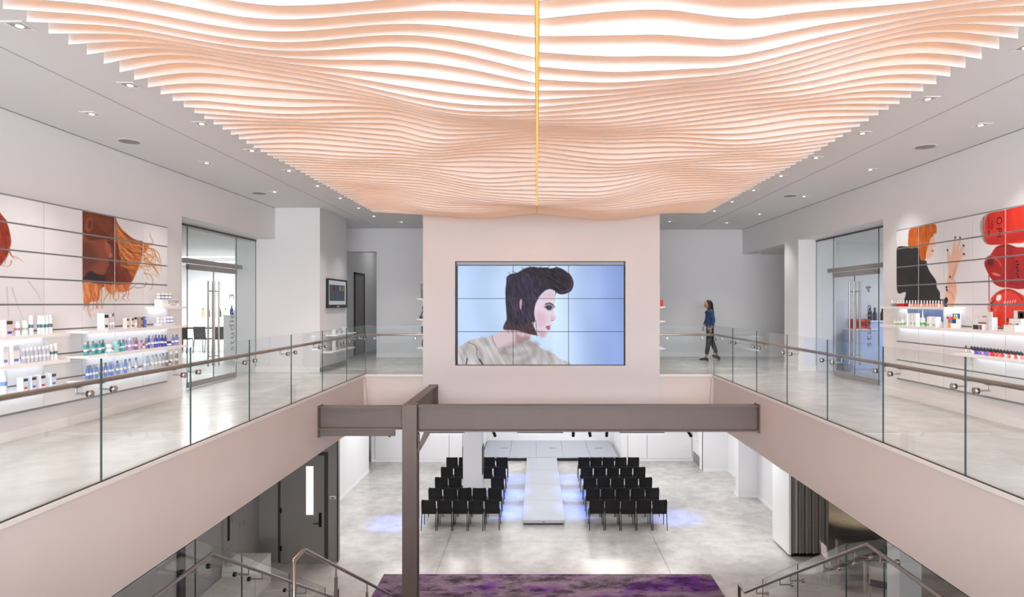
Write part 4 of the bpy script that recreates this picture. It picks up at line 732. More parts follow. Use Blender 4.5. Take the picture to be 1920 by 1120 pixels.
def item(kind, side, xpx, wpx, hpx, z, rgb, cap, lab, cat, group, dx=0.0, text=None, rgb2=None):
    xp = (-5.74 if side < 0 else 5.82)+dx*side; Y = abs(F*xp/(xpx-1007)); sc = Y/F; fs = 1.0
    h = hpx*sc; r = max(.008, wpx*sc*.5*.95)
    r = min(r, .09)
    if kind == 'bottle':
        t = thing('product_bottle', lab, cat, (xp, Y, z), group); b = h*.8
        MB().lathe([(r*.9, 0), (r, b*.04), (r, b*.86), (r*.7, b*.95), (r*.5, b)], 12).build('body', clearcol(rgb), t)
        MB().lathe([(r*.62, b), (r*.62, h*.97), (r*.5, h)], 12).build('cap', col(cap, .3), t)
        MB().lathe([(r*1.01, b*.36), (r*1.01, b*.56)], 12).build('label_band', col(rgb2 or (238, 240, 245)), t)
    elif kind == 'spray':
        t = thing('product_bottle', lab, cat, (xp, Y, z), group); b = h*.55
        MB().lathe([(r*.9, 0), (r, b*.04), (r, b*.85), (r*.5, b)], 12).build('body', col(rgb), t); MB().lathe([(r*.35, b), (r*.22, h*.7), (r*.1, h)], 10).build('nozzle', col(cap), t); MB().lathe([(r*1.01, b*.15), (r*1.01, b*.45)], 12).build('label_band', col(rgb2 or (120, 190, 90)), t)
    elif kind == 'tube':
        t = thing('product_can', lab, cat, (xp, Y, z), group); b = h*.88
        MB().lathe([(r, 0), (r, b*.93), (r*.8, b)], 12).build('body', col(rgb), t); MB().lathe([(r*.82, b), (r*.82, h)], 12).build('cap', col(cap), t); MB().lathe([(r*1.01, b*.4), (r*1.01, b*.6)], 12).build('label_band', col(rgb2 or (90, 130, 140)), t)
    elif kind == 'jar':
        t = thing('cream_jar', lab, cat, (xp, Y, z), group)
        MB().lathe([(r*.92, 0), (r, h*.06), (r, h*.66)], 14).build('body', col(rgb, .25), t); MB().lathe([(r*1.04, h*.66), (r*1.04, h*.97), (r*.9, h)], 14).build('lid', col(cap, .3), t); MB().lathe([(r*1.01, h*.15), (r*1.01, h*.5)], 14).build('label_band', col(rgb2 or (240, 240, 244)), t)
    elif kind == 'box':
        t = thing('product_box', lab, cat, (xp, Y, z), group); d = min(.07, r)
        MB().cbox(-d, d, -r, r, 0, h, .003).build('carton', col(rgb), t); f = -side*d; a, b = sorted((f, f-side*.0015)); MB().box(a, b, -r*.8, r*.8, h*.72, h*.92).build('printed_band', col(cap), t); MB().box(a, b, -r*.6, r*.6, h*.15, h*.3).build('printed_label', col(rgb2 or cap), t)
    elif kind == 'polish':
        t = thing('nail_polish_bottle', lab, cat, (xp, Y, z), group); b = h*.5
        MB().lathe([(r*.8, 0), (r, b*.1), (r, b*.75), (r*.45, b)], 10).build('bottle', col(rgb, .12), t); MB().lathe([(r*.5, b), (r*.52, b*1.1), (r*.4, h)], 10).build('cap', col(cap, .3), t)
    return t
KN = {'bottle': 'bottle', 'spray': 'nozzle bottle', 'tube': 'can', 'jar': 'jar', 'box': 'box', 'polish': 'lacquer bottle'}
def row(side, items, z, where, group):
    items = sorted(items, key=lambda q: q[1])
    for i, q in enumerate(items):
        kind, x, wd, h, rgb, cap, desc = q[:7]; dx = q[7] if len(q) > 7 else 0
        item(kind, side, x, wd, h, z, rgb, cap, '%s %s, %s from left on %s' % (desc, KN[kind], ORD[i], where), 'cosmetics', group, dx, rgb2=q[8] if len(q) > 8 else None)
W_ = (240, 241, 244)
row(-1, [('box', 10, 17, 31, (222, 208, 206), (70, 50, 60), 'cream and purple', 0, (84, 70, 190)), ('tube', 32, 10, 27, W_, W_, 'short white', 0, (190, 140, 150)), ('tube', 46, 11, 27, W_, W_, 'short white', 0, (160, 190, 160)), ('tube', 58, 8, 36, W_, W_, 'tall white'), ('tube', 74, 8, 35, W_, W_, 'tall white'), ('tube', 81, 6, 35, W_, W_, 'tall white', -.05), ('tube', 87, 6, 35, W_, W_, 'tall white', -.05), ('tube', 94, 8, 35, W_, W_, 'tall white')], 5.80, 'upper shelf at left edge', 'products on the left edge shelves')
row(-1, [('box', 4, 14, 36, W_, (225, 230, 245), 'white', 0, (120, 140, 220)), ('box', 22, 18, 36, W_, (200, 210, 235), 'white', 0, (110, 130, 215))]+[('bottle', x, 8, 28, (222, 228, 242), W_, 'pale', 0) for x in (44, 52, 59, 67, 74, 82, 89)]+[('tube', 97, 7, 29, (225, 222, 222), W_, 'pale'), ('tube', 104, 7, 30, W_, W_, 'white')], 5.488, 'middle shelf at left edge', 'products on the left edge shelves')
row(-1, [('tube', 7, 11, 44, (230, 236, 246), W_, 'white', 0, (110, 150, 210))]+[('box', x, 13, 25, (226, 230, 240), (52, 52, 62), 'white and black', 0, c) for x, c in ((42, (200, 80, 90)), (58, (70, 100, 200)), (75, (200, 70, 70)), (95, (80, 110, 220)))], 5.178, 'lower shelf at left edge', 'products on the left edge shelves')
row(-1, [('box', 193, 14, 31, (236, 236, 238), (50, 46, 48), 'portrait printed', 0, (70, 64, 66)), ('bottle', 207, 5, 29, (230, 230, 234), W_, 'white'), ('bottle', 212, 5, 30, (224, 226, 232), (90, 90, 100), 'white'), ('box', 236, 8, 20, (226, 220, 216), (90, 80, 74), 'beige'), ('box', 245, 8, 20, (226, 220, 216), (90, 80, 74), 'beige'), ('bottle', 254, 6, 20, (240, 240, 240), (14, 14, 14), 'black capped'), ('box', 262, 8, 20, (172, 150, 140), (90, 70, 64), 'brown'), ('box', 270, 6, 20, (74, 116, 190), (180, 190, 210), 'blue')], 5.806, 'upper shelf below portrait', 'products under the portrait')
tp = tag(MB().box(-.06, .06, -.17, .2, 0, .045).build('display_tray', M['white']), 'white stepped tray carrying small jars on the upper shelf', 'tray'); tp.location = (-5.76, 9.88, 5.806)
for i in range(5): item('jar', -1, 296+i*6.4, 6.5, 12, 5.852, (120, 150, 220) if i > 2 else (215, 225, 245), W_, '%s small jar, %s from left on the white tray' % ('blue' if i > 2 else 'pale', ORD[i]), 'cosmetics', 'jars on the white tray')
TE = (96, 190, 196); LI = (196, 180, 220); BL_ = (84, 104, 212); PB = (150, 186, 232)
row(-1, [('bottle', 160, 6, 25, TE, (210, 214, 220), 'teal'), ('bottle', 165, 5, 25, TE, (120, 124, 130), 'teal', .06), ('bottle', 175, 6, 25, TE, (120, 124, 130), 'teal'), ('bottle', 180, 5, 25, TE, (210, 214, 220), 'teal', .06), ('bottle', 187, 6, 25, TE, (120, 124, 130), 'teal'), ('bottle', 193, 6, 25, (80, 160, 160), (130, 134, 140), 'dark teal', .06), ('jar', 204, 10, 16, (150, 214, 222), W_, 'pale teal'), ('jar', 210, 7, 8, (190, 225, 230), (120, 120, 126), 'small pale'), ('box', 218, 8, 20, (160, 220, 224), (120, 190, 194), 'pale teal'), ('bottle', 224, 6, 22, (90, 150, 150), (110, 114, 120), 'dark teal'), ('bottle', 231, 6, 22, TE, (90, 120, 124), 'teal'), ('bottle', 236, 5, 24, LI, (200, 204, 214), 'lilac', .06), ('bottle', 243, 6, 24, LI, (220, 220, 228), 'lilac'), ('bottle', 250, 5, 22, (204, 190, 226), (150, 150, 160), 'lilac', .05), ('bottle', 255, 5, 23, (170, 110, 140), (130, 126, 130), 'plum'), ('box', 262, 7, 18, (206, 190, 214), (160, 110, 140), 'pink'), ('jar', 269, 7, 10, (200, 190, 206), (120, 116, 120), 'small pink'), ('bottle', 274, 5, 20, (170, 150, 180), (140, 140, 150), 'mauve'), ('bottle', 279, 5, 24, BL_, (110, 114, 140), 'blue'), ('bottle', 286, 5, 24, (190, 170, 190), (150, 150, 156), 'mauve'), ('bottle', 292, 6, 24, BL_, (120, 124, 150), 'blue'), ('bottle', 298, 5, 22, (110, 130, 220), (90, 94, 120), 'blue', .05), ('bottle', 304, 5, 23, (56, 70, 170), (80, 84, 100), 'deep blue'), ('bottle', 310, 5, 21, (70, 84, 190), (90, 90, 110), 'deep blue'), ('jar', 317, 8, 9, (84, 96, 190), (70, 74, 110), 'small blue'), ('bottle', 324, 5, 20, (130, 140, 215), (120, 120, 130), 'blue'), ('bottle', 331, 7, 20, (140, 150, 220), (110, 110, 120), 'blue')], 5.494, 'middle shelf below portrait', 'products under the portrait')
row(-1, [('bottle', x, 6, 26, c, k, d) for x, c, k, d in ((164, (104, 150, 226), (110, 120, 150), 'blue'), (169, (120, 164, 232), (90, 96, 120), 'blue'), (176, (150, 190, 238), (140, 150, 180), 'light blue'), (181, (120, 164, 232), (190, 196, 210), 'blue'), (190, (100, 140, 216), (100, 106, 130), 'blue'), (198, (110, 150, 220), (90, 96, 110), 'blue'), (206, (120, 160, 230), (140, 150, 190), 'blue'), (211, (140, 176, 234), (170, 180, 200), 'light blue'), (220, (130, 160, 224), (90, 96, 120), 'blue'), (227, (190, 212, 242), (200, 206, 216), 'pale blue'), (235, (120, 156, 224), (100, 104, 130), 'blue'), (243, (206, 222, 244), (120, 126, 150), 'pale blue'), (255, (196, 214, 240), (110, 116, 140), 'pale blue'), (272, (206, 222, 240), (190, 196, 204), 'pale'), (277, (200, 214, 226), (170, 176, 186), 'pale'), (286, (214, 222, 230), (150, 156, 166), 'pale'), (293, (214, 216, 206), (130, 136, 160), 'pale'), (300, (222, 224, 220), (170, 170, 170), 'pale'), (306, (190, 190, 190), (110, 116, 150), 'grey'), (313, (150, 136, 130), (120, 106, 100), 'brown'), (321, (196, 180, 172), W_, 'white capped'), (331, (170, 150, 140), W_, 'white capped'))]+[('jar', 262, 7, 9, (206, 214, 226), (110, 110, 116), 'small grey'), ('jar', 317, 6, 9, (150, 126, 116), (90, 80, 76), 'small brown')], 5.184, 'lower shelf below portrait', 'products under the portrait')
sy = thing('carton', 'white carton lettered SYSTEM on the short top shelf', 'box', (-5.76, 9.98, 6.106)); MB().cbox(-.06, .06, -.25, .22, 0, .115, .004).build('body', M['white'], sy)
text_mesh('lettering', 'SYSTEM', .075, col((60, 40, 40)), sy, (.061, .05, .07), (PI/2, 0, PI/2), .0005, space=1.15); text_mesh('lettering', 'PROFESSIONAL', .022, col((150, 110, 100)), sy, (.061, .05, .025), (PI/2, 0, PI/2), .0005)
for i, c in enumerate(((196, 176, 150), (70, 76, 150), (80, 100, 150), (110, 130, 140))):
    item('jar', -1, 297+i*7.2, 6.6, 11, 6.222, c, (225, 226, 230), 'jar with %s body, %s from left on the SYSTEM carton' % (['beige', 'indigo', 'blue', 'grey'][i], ORD[i]), 'cosmetics', 'jars on the SYSTEM carton')
SV = (226, 228, 232); RD = (190, 16, 30); ND = (236, 190, 170)
row(1, [('polish', 1673+i*5.45, 5, 12, [(150, 150, 160), (120, 116, 130), RD, (200, 30, 44), RD, (170, 14, 26), (236, 200, 196)][i] if i < 7 else [ND, (240, 206, 190), (232, 170, 150)][i % 3], SV, ['grey', 'grey', 'red', 'red', 'red', 'red', 'pale pink'][i] if i < 7 else 'nude', (i % 2)*.03) for i in range(18)], 6.106, 'upper right shelf', 'lacquer bottles on the upper right shelf')
GR = (120, 200, 90)
row(1, [('spray', 1678, 6, 12, W_, W_, 'green labelled'), ('spray', 1683.5, 5, 15, W_, W_, 'green labelled'), ('spray', 1688.5, 5, 16, W_, W_, 'green labelled', -.08), ('spray', 1693, 6, 22, W_, W_, 'tall green labelled', -.1), ('spray', 1698, 6, 22, W_, W_, 'tall green labelled', -.06), ('box', 1702, 7, 24, W_, W_, 'white', -.1, GR), ('bottle', 1704, 6, 12, W_, (60, 60, 60), 'green labelled', .05, GR), ('bottle', 1709, 6, 12, W_, (60, 60, 60), 'green labelled', .05, GR), ('box', 1712, 7, 25, W_, W_, 'white', -.1, GR), ('bottle', 1715, 5, 12, W_, (60, 60, 60), 'green labelled', .05, GR), ('box', 1719, 8, 25, W_, W_, 'white', -.1, GR), ('spray', 1730, 10, 32, W_, W_, 'long nozzled'), ('jar', 1730, 10, 9, W_, W_, 'white', .08, GR), ('jar', 1740, 9, 9, W_, W_, 'white', .08, GR), ('box', 1745, 10, 20, W_, W_, 'white', -.04, GR), ('box', 1756, 11, 20, W_, W_, 'white', -.04, GR), ('jar', 1749, 9, 9, W_, W_, 'white', .08, GR), ('jar', 1757, 9, 8, W_, W_, 'white', .08, GR), ('polish', 1766, 5, 11, (230, 226, 226), SV, 'clear'), ('polish', 1771, 6, 11, (40, 40, 44), SV, 'black')], 5.807, 'long right shelf', 'products on the long right shelf')
def stand(lab, xpx, wpx, hpx, rgb, parts, z=5.807):
    xp = 5.83; Y = F*xp/(xpx-1007); sc = Y/F; t = thing('display_stand', lab, 'display', (xp, Y, z)); wv = wpx*sc*.45; h = hpx*sc
    MB().box(-.07, .07, -wv, wv, 0, h*.32).build('base_step', col(rgb), t); MB().box(0, .07, -wv, wv, h*.32, h*.62).build('upper_step', col(rgb), t); MB().box(.055, .07, -wv, wv, h*.62, h).build('back_card', col(rgb), t)
    for (u0, u1, v0, v1, c) in parts: MB().box(-.0722 if v1 <= .32 else (-.0015 if v1 <= .62 else .0535), -.07 if v1 <= .32 else (0 if v1 <= .62 else .055), wv-u1*2*wv, wv-u0*2*wv, v0*h, v1*h).build('printed_label', col(c), t)
    return t, Y, wv, h
t, Y, wv, h = stand('display stand with blue summer pictures on the long right shelf', 1785, 26, 28, (222, 224, 226), [(0, .55, .64, .97, (96, 168, 208)), (.05, .3, .66, .9, (150, 90, 70)), (.6, 1, .64, .97, (40, 130, 180)), (.0, .45, .34, .6, (180, 150, 140)), (.5, 1, .34, .6, (30, 90, 150)), (.6, .95, .05, .29, (240, 160, 60))])
for i, c in enumerate(((210, 70, 80), (236, 120, 130), (230, 60, 60), (240, 150, 60), (236, 190, 40))): item('polish', 1, 1777+i*4.2, 4.2, 9, 5.807+h*.62, c, SV, '%s lacquer bottle, %s from left atop the summer display' % (['red', 'pink', 'red', 'orange', 'yellow'][i], ORD[i]), 'cosmetics', 'bottles on the summer display', -.02)
t, Y, wv, h = stand('display stand with black tray of silver bottles on the long right shelf', 1842, 30, 34, (224, 222, 222), [(.1, .66, .04, .28, (48, 46, 52)), (.74, .98, .04, .28, (130, 84, 100)), (.1, .9, .36, .42, (40, 40, 44)), (.1, .5, .7, .76, (140, 110, 110))])
for i in range(5): item('polish', 1, 1831+i*5, 4.4, 11, 5.807+h*.32, (224, 222, 222), (230, 230, 232), 'silver lacquer bottle, %s from left in the black tray display' % ORD[i], 'cosmetics', 'bottles in the black tray display', .03)
item('box', 1, 1862, 11, 25, 5.807, (226, 230, 238), (206, 214, 230), 'pale blue box right of the black tray display on the long shelf', 'cosmetics', 'products on the long right shelf', 0, rgb2=(214, 220, 232))
t, Y, wv, h = stand('display stand with woman portrait behind black capped bottles on the right shelf', 1903, 32, 40, (228, 226, 226), [(.36, .9, .63, .98, (52, 40, 40)), (.55, .8, .66, .88, (186, 140, 120)), (.06, .2, .33, .4, (214, 60, 40)), (.24, .4, .33, .4, (236, 200, 60)), (.44, .58, .33, .4, (110, 190, 190)), (.62, .8, .33, .4, (60, 80, 200))])
for i, c in enumerate(((206, 50, 30), (230, 190, 40), (90, 190, 190), (50, 70, 200), (190, 40, 60), (190, 40, 90))): item('polish', 1, 1889+i*4.6, 4.8, 13, 5.807+h*.32, c, (12, 12, 13), 'black capped %s lacquer bottle, %s from left in the portrait display' % (['red', 'yellow', 'teal', 'blue', 'crimson', 'pink'][i], ORD[i]), 'cosmetics', 'bottles in the portrait display', .03)
CP = [(235, 235, 238), (240, 240, 240), (120, 90, 190), (110, 130, 220), (230, 150, 210), (90, 140, 230), (240, 120, 170), (226, 60, 60), (240, 100, 120), (240, 140, 100), (236, 90, 120), (238, 236, 236), (232, 110, 110), (240, 240, 240), (230, 90, 110), (240, 238, 238), (236, 150, 160)]
CN = ['white', 'white', 'purple', 'blue', 'lilac', 'blue', 'pink', 'red', 'pink', 'coral', 'pink', 'white', 'coral', 'white', 'pink', 'white', 'rose']
for rr in range(2):
    xs_ = [1811]+[1821+i*6.2 for i in range(16)]
    for i, x in enumerate(xs_[rr and 1:]):
        k = i+(1 if rr else 0); item('polish', 1, x+rr*3, 5.4, 13, 5.483+rr*.0, CP[k], (22, 24, 26), '%s lacquer bottle with black cap, %s from left in %s row, lower shelf' % (CN[k], ORD[i], 'front' if rr == 0 else 'back'), 'cosmetics', 'lacquer bottles on the lower right shelf', .09-rr*.09)
# ------------------------------------------------------------------ glass fronts of the two studios
def ladder(parent, X, Y, z0, z1, side):
    for s in (-1, 1):
        MB().tube([(X+s*.06, Y, z0), (X+s*.06, Y, z1)], .017, 10).build('pull_bar', M['steel'], parent)
    for z in (z0+.2, z1-.2): MB().tube([(X-.06, Y, z), (X+.06, Y, z)], .01, 8).build('pull_fixing', M['steel'], parent)
def studio_front(side, X, y0, ya, yb_, y1, ztop, hz, num, lab):
    t = thing('glass_entrance', lab, 'glass door', (0, 0, 0))
    for a, b in ((y0, ya), (yb_, y1)): panex('side_pane', X, a+.004, b-.004, FU+.01, ztop, t, m=M['doorglass'])
    panex('transom_pane', X, ya+.004, yb_-.004, hz+.2, ztop, t, m=M['doorglass'])
    ym = (ya+yb_)/2
    for a, b in ((ya, ym), (ym, yb_)):
        d = panex('door_leaf', X, a+.006, b-.006, FU+.11, hz+.03, t, m=M['doorglass'])
        MB().box(X-.02, X+.02, a+.006, b-.006, FU+.012, FU+.115).build('bottom_rail', M['alu'], d); MB().box(X-.025, X+.025, a+.006, b-.006, hz, hz+.1).build('top_rail', M['alu'], d)
    MB().box(X-.035, X+.035, ya-.22, yb_+.22, hz+.115, hz+.2).build('header_track', M['alu'], t)
    for yy, off in ((ym-.09, 0), (ym+.09, 0)): ladder(t, X, yy, FU+.32, FU+2.0, side)
    MB().box(X-.015, X+.015, y0, y1, ztop-.03, ztop).build('head_channel', M['greydark'], t)
    return t
tl = studio_front(-1, -6.38, 10.72, 11.67, 13.57, 14.52, 7.60, 6.78, '3', 'double glass door of the left studio under a steel header')
text_mesh('lettering', 'studio', .30, col((150, 150, 152)), tl, (-6.365, 13.35, 5.58), (PI/2, -PI/2, PI/2), .0006, space=1.12); text_mesh('lettering', '3', .30, col((150, 150, 152)), tl, (-6.365, 13.35, 6.3), (PI/2, -PI/2, PI/2), .0006)
trr = studio_front(1, 6.44, 11.16, 12.06, 13.9, 14.76, 7.61, 6.72, '4', 'double glass door of the right studio under a steel header')
text_mesh('lettering', 'studio', .30, col((120, 130, 150)), trr, (6.425, 12.4, 5.72), (PI/2, -PI/2, -PI/2), .0006, space=1.12); text_mesh('lettering', '4', .30, col((120, 130, 150)), trr, (6.425, 12.4, 6.44), (PI/2, -PI/2, -PI/2), .0006)
# left studio room
W('wall_studio_left_back', M['wall'], -15, -6.86, 23.3, 23.5, FU, 7.6); W('wall_studio_left_far', M['wall'], -15, -14.8, 8, 23.5, FU, 7.6); W('wall_studio_left_near', M['wall'], -15, -6.2, 7.8, 8, FU, 7.6); W('wall_studio_left_side', M['wall'], -7.06, -6.86, 16.5, 23.4, FU, 7.6); W('ceiling_studio_left', M['ceil'], -15, -6.5, 7.8, 23.5, 7.55, 7.62)
for i, (y, x0, x1) in enumerate(((19.0, -12.5, -8.0), (21.3, -12.5, -8.0))):
    tag(MB().box(x0, x1, y-.06, y+.06, 7.53, 7.549).build('ceiling_light_bar', emat('studio_tube', (252, 252, 255), 6)), '%s white light bar on the left studio ceiling' % ['nearer', 'farther'][i], 'light')
def counter(lab, x0, x1, y0, y1, h, m, nd=3):
    t = thing('counter', lab, 'counter', ((x0+x1)/2, y0, FU)); hx = (x1-x0)/2
    MB().box(-hx+.01, hx-.01, .03, y1-y0, 0, h-.03).build('cabinet_body', m, t); MB().cbox(-hx, hx, 0, y1-y0, h-.03, h, .005).build('worktop', M['shelf'], t)
    for i in range(nd): a = -hx+.015+i*(2*hx-.03)/nd; MB().box(a+.004, a+(2*hx-.03)/nd-.004, .01, .03, .08, h-.05).build('door', m, t)
    return t
counter('long white counter along the left studio back wall', -12.6, -9.3, 22.6, 23.2, 1.08, M['white'], 5); counter('tall white counter beside the left studio door', -8.45, -7.5, 17.2, 17.9, 1.25, M['white'], 2)
tag(MB().box(-9.9, -8.9, 23.28, 23.3, 6.33, 6.47).build('wall_stripe', col((248, 206, 20))), 'yellow stripe on the left studio back wall', 'sign')
for i in range(9): item_c = [(190, 150, 110), (120, 90, 70), (214, 190, 150), (60, 50, 50), (226, 226, 226), (70, 90, 150), (60, 80, 150), (90, 90, 100), (50, 60, 90)][i]; t = thing('product_bottle', '%s bottle, %s from left on the left studio back counter' % (['tan', 'brown', 'beige', 'black', 'white', 'blue', 'blue', 'grey', 'navy'][i], ORD[i]), 'cosmetics', (-11.95+i*.2+(.15 if i > 4 else 0), 22.9, FU+1.08), 'bottles on the studio back counter'); MB().lathe([(.045, 0), (.05, .02), (.05, .2), (.02, .25)], 10).build('body', col(item_c), t); MB().lathe([(.02, .25), (.02, .31)], 8).build('cap', M['black'], t)
for i in range(6): t = thing('product_bottle', 'navy bottle, %s from left on the tall counter behind the left glass door' % ORD[i], 'cosmetics', (-8.35+i*.1, 17.5+.1*(i % 2), FU+1.25), 'navy bottles behind the left glass door'); MB().lathe([(.04, 0), (.045, .02), (.045, .14+.03*(i % 3)), (.015, .2+.03*(i % 3))], 10).build('body', col((44, 70, 120)), t); MB().lathe([(.017, .2+.03*(i % 3)), (.017, .26+.03*(i % 3))], 8).build('cap', M['black'], t)
st_ = thing('worktable', 'dark worktable in the left studio', 'table', (-10.7, 21.0, FU)); MB().cbox(-1.2, 1.2, -.35, .35, .74, .78, .008).build('tabletop', M['greydark'], st_)
for sx in (-1, 1):
    for sy_ in (-1, 1): MB().box(sx*1.1-.025, sx*1.1+.025, sy_*.28-.025, sy_*.28+.025, 0, .74).build('leg', M['blackmetal'], st_)
# right studio room
W('wall_studio_right_back', M['wall'], 6.9, 15, 20.0, 20.2, FU, 7.63); W('wall_studio_right_far', M['wall'], 14.8, 15, 8, 20, FU, 7.63); W('wall_studio_right_near', M['wall'], 6.28, 15, 9.6, 9.8, FU, 7.63); W('ceiling_studio_right', M['ceil'], 6.6, 15, 9.6, 20.2, 7.6, 7.66); W('wall_studio_right_beam', M['greywall'], 6.6, 15, 15.7, 16.0, 7.2, 7.6)
M['bluecab'] = mat('pale_blue_cabinet', (188, 202, 236), .4)  # blue lamp light is tinted into the cabinet colour
counter('low pale blue cabinet behind the right glass door', 7.15, 7.75, 14.5, 15.0, .98, M['bluecab'], 1); counter('taller pale blue cabinet behind the right glass door', 7.75, 9.2, 14.9, 15.35, 1.16, M['bluecab'], 3)
for i in range(4): t = thing('product_box', '%s box, %s from left on the low blue cabinet' % (['dark red', 'red', 'orange', 'orange red'][i], ORD[i]), 'cosmetics', (7.22+i*.12, 14.7, FU+.98), 'red boxes on the low blue cabinet'); MB().cbox(-.05, .05, -.05, .05, 0, .22, .004).build('carton', col([(170, 24, 30), (200, 40, 34), (220, 84, 40), (214, 60, 36)][i]), t); MB().box(-.04, .04, -.052, -.05, .06, .16).build('printed_label', col((120, 20, 24)), t)
for i in range(9): t = thing('product_bottle', 'dark bottle, %s from left on the taller blue cabinet' % ORD[i], 'cosmetics', (7.85+i*.15, 15.1+.06*(i % 2), FU+1.16), 'dark bottles on the taller blue cabinet'); MB().lathe([(.042, 0), (.048, .02), (.048, .16+.04*(i % 3 == 0)), (.02, .22+.04*(i % 3 == 0))], 10).build('body', col([(52, 44, 50), (60, 70, 96), (70, 52, 50)][i % 3]), t); MB().lathe([(.02, .22), (.02, .3)], 8).build('cap', M['black'], t)
# glass front to the studios is lit from inside
for y in (19.0, 21.3): light('studio_left_tube', 'AREA', (-10.25, y, 7.52), STUDIO_L*.5, (1, 1, 1), (0, 0, 0), 4.5, .12)
light('studio_left_entry', 'AREA', (-8.6, 13.0, 7.5), STUDIO_L*.12, (1, 1, 1), (0, 0, 0), .6, .6); light('studio_right_lamp', 'AREA', (10.6, 13.0, 7.55), STUDIO_R, (.95, .97, 1), (0, 0, 0), 1.2, 1.2); light('studio_right_blue', 'SPOT', (7.4, 12.4, 7.0), 45, (.25, .4, 1), (0, 0, 0), .1, spot=1.5, blend=.8, target=(8.0, 15.0, 4.9))
# ------------------------------------------------------------------ wall monitor with shelves below
mo = thing('wall_monitor', 'black framed wall monitor on the grey side of the left block', 'monitor', (-4.93, 15.70, 6.41))
fr = MB()
for b in ((-.76, .76, .30, .34), (-.76, .76, -.36, -.28)): fr.box(0, .05, b[0], b[1], b[2], b[3])
for b in ((-.76, -.7), (.7, .76)): fr.box(0, .05, *b, -.28, .30)
fr.build('bezel', M['black'], mo); MB().box(0, .03, -.70, .70, -.28, .30).build('screen_border', emat('screen_white', (190, 192, 196), .8), mo); MB().box(.03, .032, -.6, .6, -.19, .20).build('screen', emat('screen_grey', (86, 90, 96), .8), mo)
for i, c in enumerate(((150, 70, 70), (100, 110, 190), (200, 200, 190), (220, 180, 60))): MB().box(.032, .0335, -.3+i*.24, -.2+i*.24, .06, .17).build('screen_icon', emat('screen_icon_%d' % i, c, .4), mo)
MB().box(.05, .052, -.1, .1, -.34, -.31).build('logo', M['chrome'], mo)
for i, (z, y0, y1) in enumerate(((5.42, 14.9, 16.5), (5.05, 14.6, 16.4))):
    s_ = tag(MB().cbox(-4.93, -4.66, y0, y1, z-.03, z, .006).build('wall_shelf', M['shelf']), '%s white shelf under the wall monitor' % ['upper', 'lower'][i], 'shelf')
for i, (y, z, h) in enumerate(((15.2, 5.42, .12), (15.6, 5.42, .08), (16.0, 5.42, .14), (15.2, 5.05, .26), (15.5, 5.05, .2))):
    t = thing('display_card', 'white product card, %s from left on the %s shelf under the monitor' % (ORD[i if i < 3 else i-3], 'upper' if i < 3 else 'lower'), 'card', (-4.8, y, z)); MB().box(-.04, .04, -.09, .09, 0, h).build('card', col((225, 230, 234)), t); MB().box(.04, .0415, -.06, .06, h*.3, h*.8).build('printed_label', col((150, 156, 160)), t)
# ------------------------------------------------------------------ shelves on the flanks of the media wall
def flank(x0, dirx, zs, side):
    for i, z in enumerate(zs):
        a, b = sorted((x0, x0+dirx*.23)); t = thing('flank_shelf', '%s white shelf on the %s flank of the media wall' % (['top', 'second', 'third', 'bottom'][i], side), 'shelf', (0, 0, 0), 'white shelves on the %s flank' % side)
        MB().prism([(x0, z), (x0+dirx*.23, z), (x0+dirx*.23, z-.02), (x0, z-.05)], 14.35, 15.5, 'y').build('board', M['shelf'], t)
        MB().box(min(x0+dirx*.02, x0+dirx*.05), max(x0+dirx*.02, x0+dirx*.05), 14.4, 15.4, z-.062, z-.052).build('led_strip', M['led'], t)
ZF = [Z_(560, 14.4), Z_(598, 14.4), Z_(626, 14.4), Z_(652, 14.4)]; ZG = [Z_(575, 14.4), Z_(602, 14.4), Z_(627, 14.4), Z_(653, 14.4)]
flank(VX0, -1, ZF, 'left'); flank(VX1, 1, ZG, 'right')
t = thing('product_box', 'tall dark brown box on the top left flank shelf', 'box', (VX0-.09, 14.6, ZF[0])); MB().cbox(-.07, .085, -.1, .1, 0, .34, .006).build('carton', col((30, 22, 22), .25), t); MB().box(-.04, .02, -.102, -.1, .22, .28).build('printed_label', col((150, 130, 110)), t)
t = thing('brush_stand', 'black stand of makeup brushes on the left flank', 'stand', (VX0-.1, 14.6, ZF[1])); MB().box(-.1, .09, -.1, .1, 0, .05).build('base', M['black'], t)
for i in range(4): q = MB(); q.tube([(-.07+i*.045, -.05, .05), (-.03+i*.045, .02, .2)], .012, 8); q.build('brush_handle', col((40, 60, 110), .3), t); MB().lathe([(.014, 0), (.03, .04), (.02, .1)], 10, (-.03+i*.045, .03, .19)).build('brush_head', M['blackfab'], t)
t = thing('cosmetic_bag', 'blue patterned bag with cards on the third left flank shelf', 'bag', (VX0-.09, 14.6, ZF[2])); MB().cbox(-.08, .085, -.08, .08, 0, .16, .03).build('bag_body', col((52, 66, 92), .8), t); MB().box(-.08, .05, .0, .02, .16, .25).build('white_card', col((220, 225, 232)), t); MB().box(-.03, -.01, -.01, 0, .17, .24).build('dark_stripe', M['black'], t)
t = thing('cosmetic_bag', 'rounded blue bag with clasp on the bottom left flank shelf', 'bag', (VX0-.08, 14.6, ZF[3])); MB().lathe([(.07, 0), (.085, .05), (.08, .14), (.04, .22)], 14).build('bag_body', mat('blue_pattern', (60, 74, 104), .8, noise=(60, .5)), t); MB().lathe([(.02, .2), (.02, .25)], 10).build('clasp', col((190, 160, 90), .3, .8), t)
t = thing('product_box', 'rainbow striped box on the top right flank shelf', 'box', (VX1+.11, 14.6, ZG[0]))
for i, c in enumerate(((60, 30, 70), (36, 44, 92), (20, 90, 60), (220, 180, 30), (220, 70, 30), (190, 20, 30))): MB().box(-.1+i*.033, -.1+i*.033+.032, -.06, .06, 0, .15).build('stripe', col(c), t)
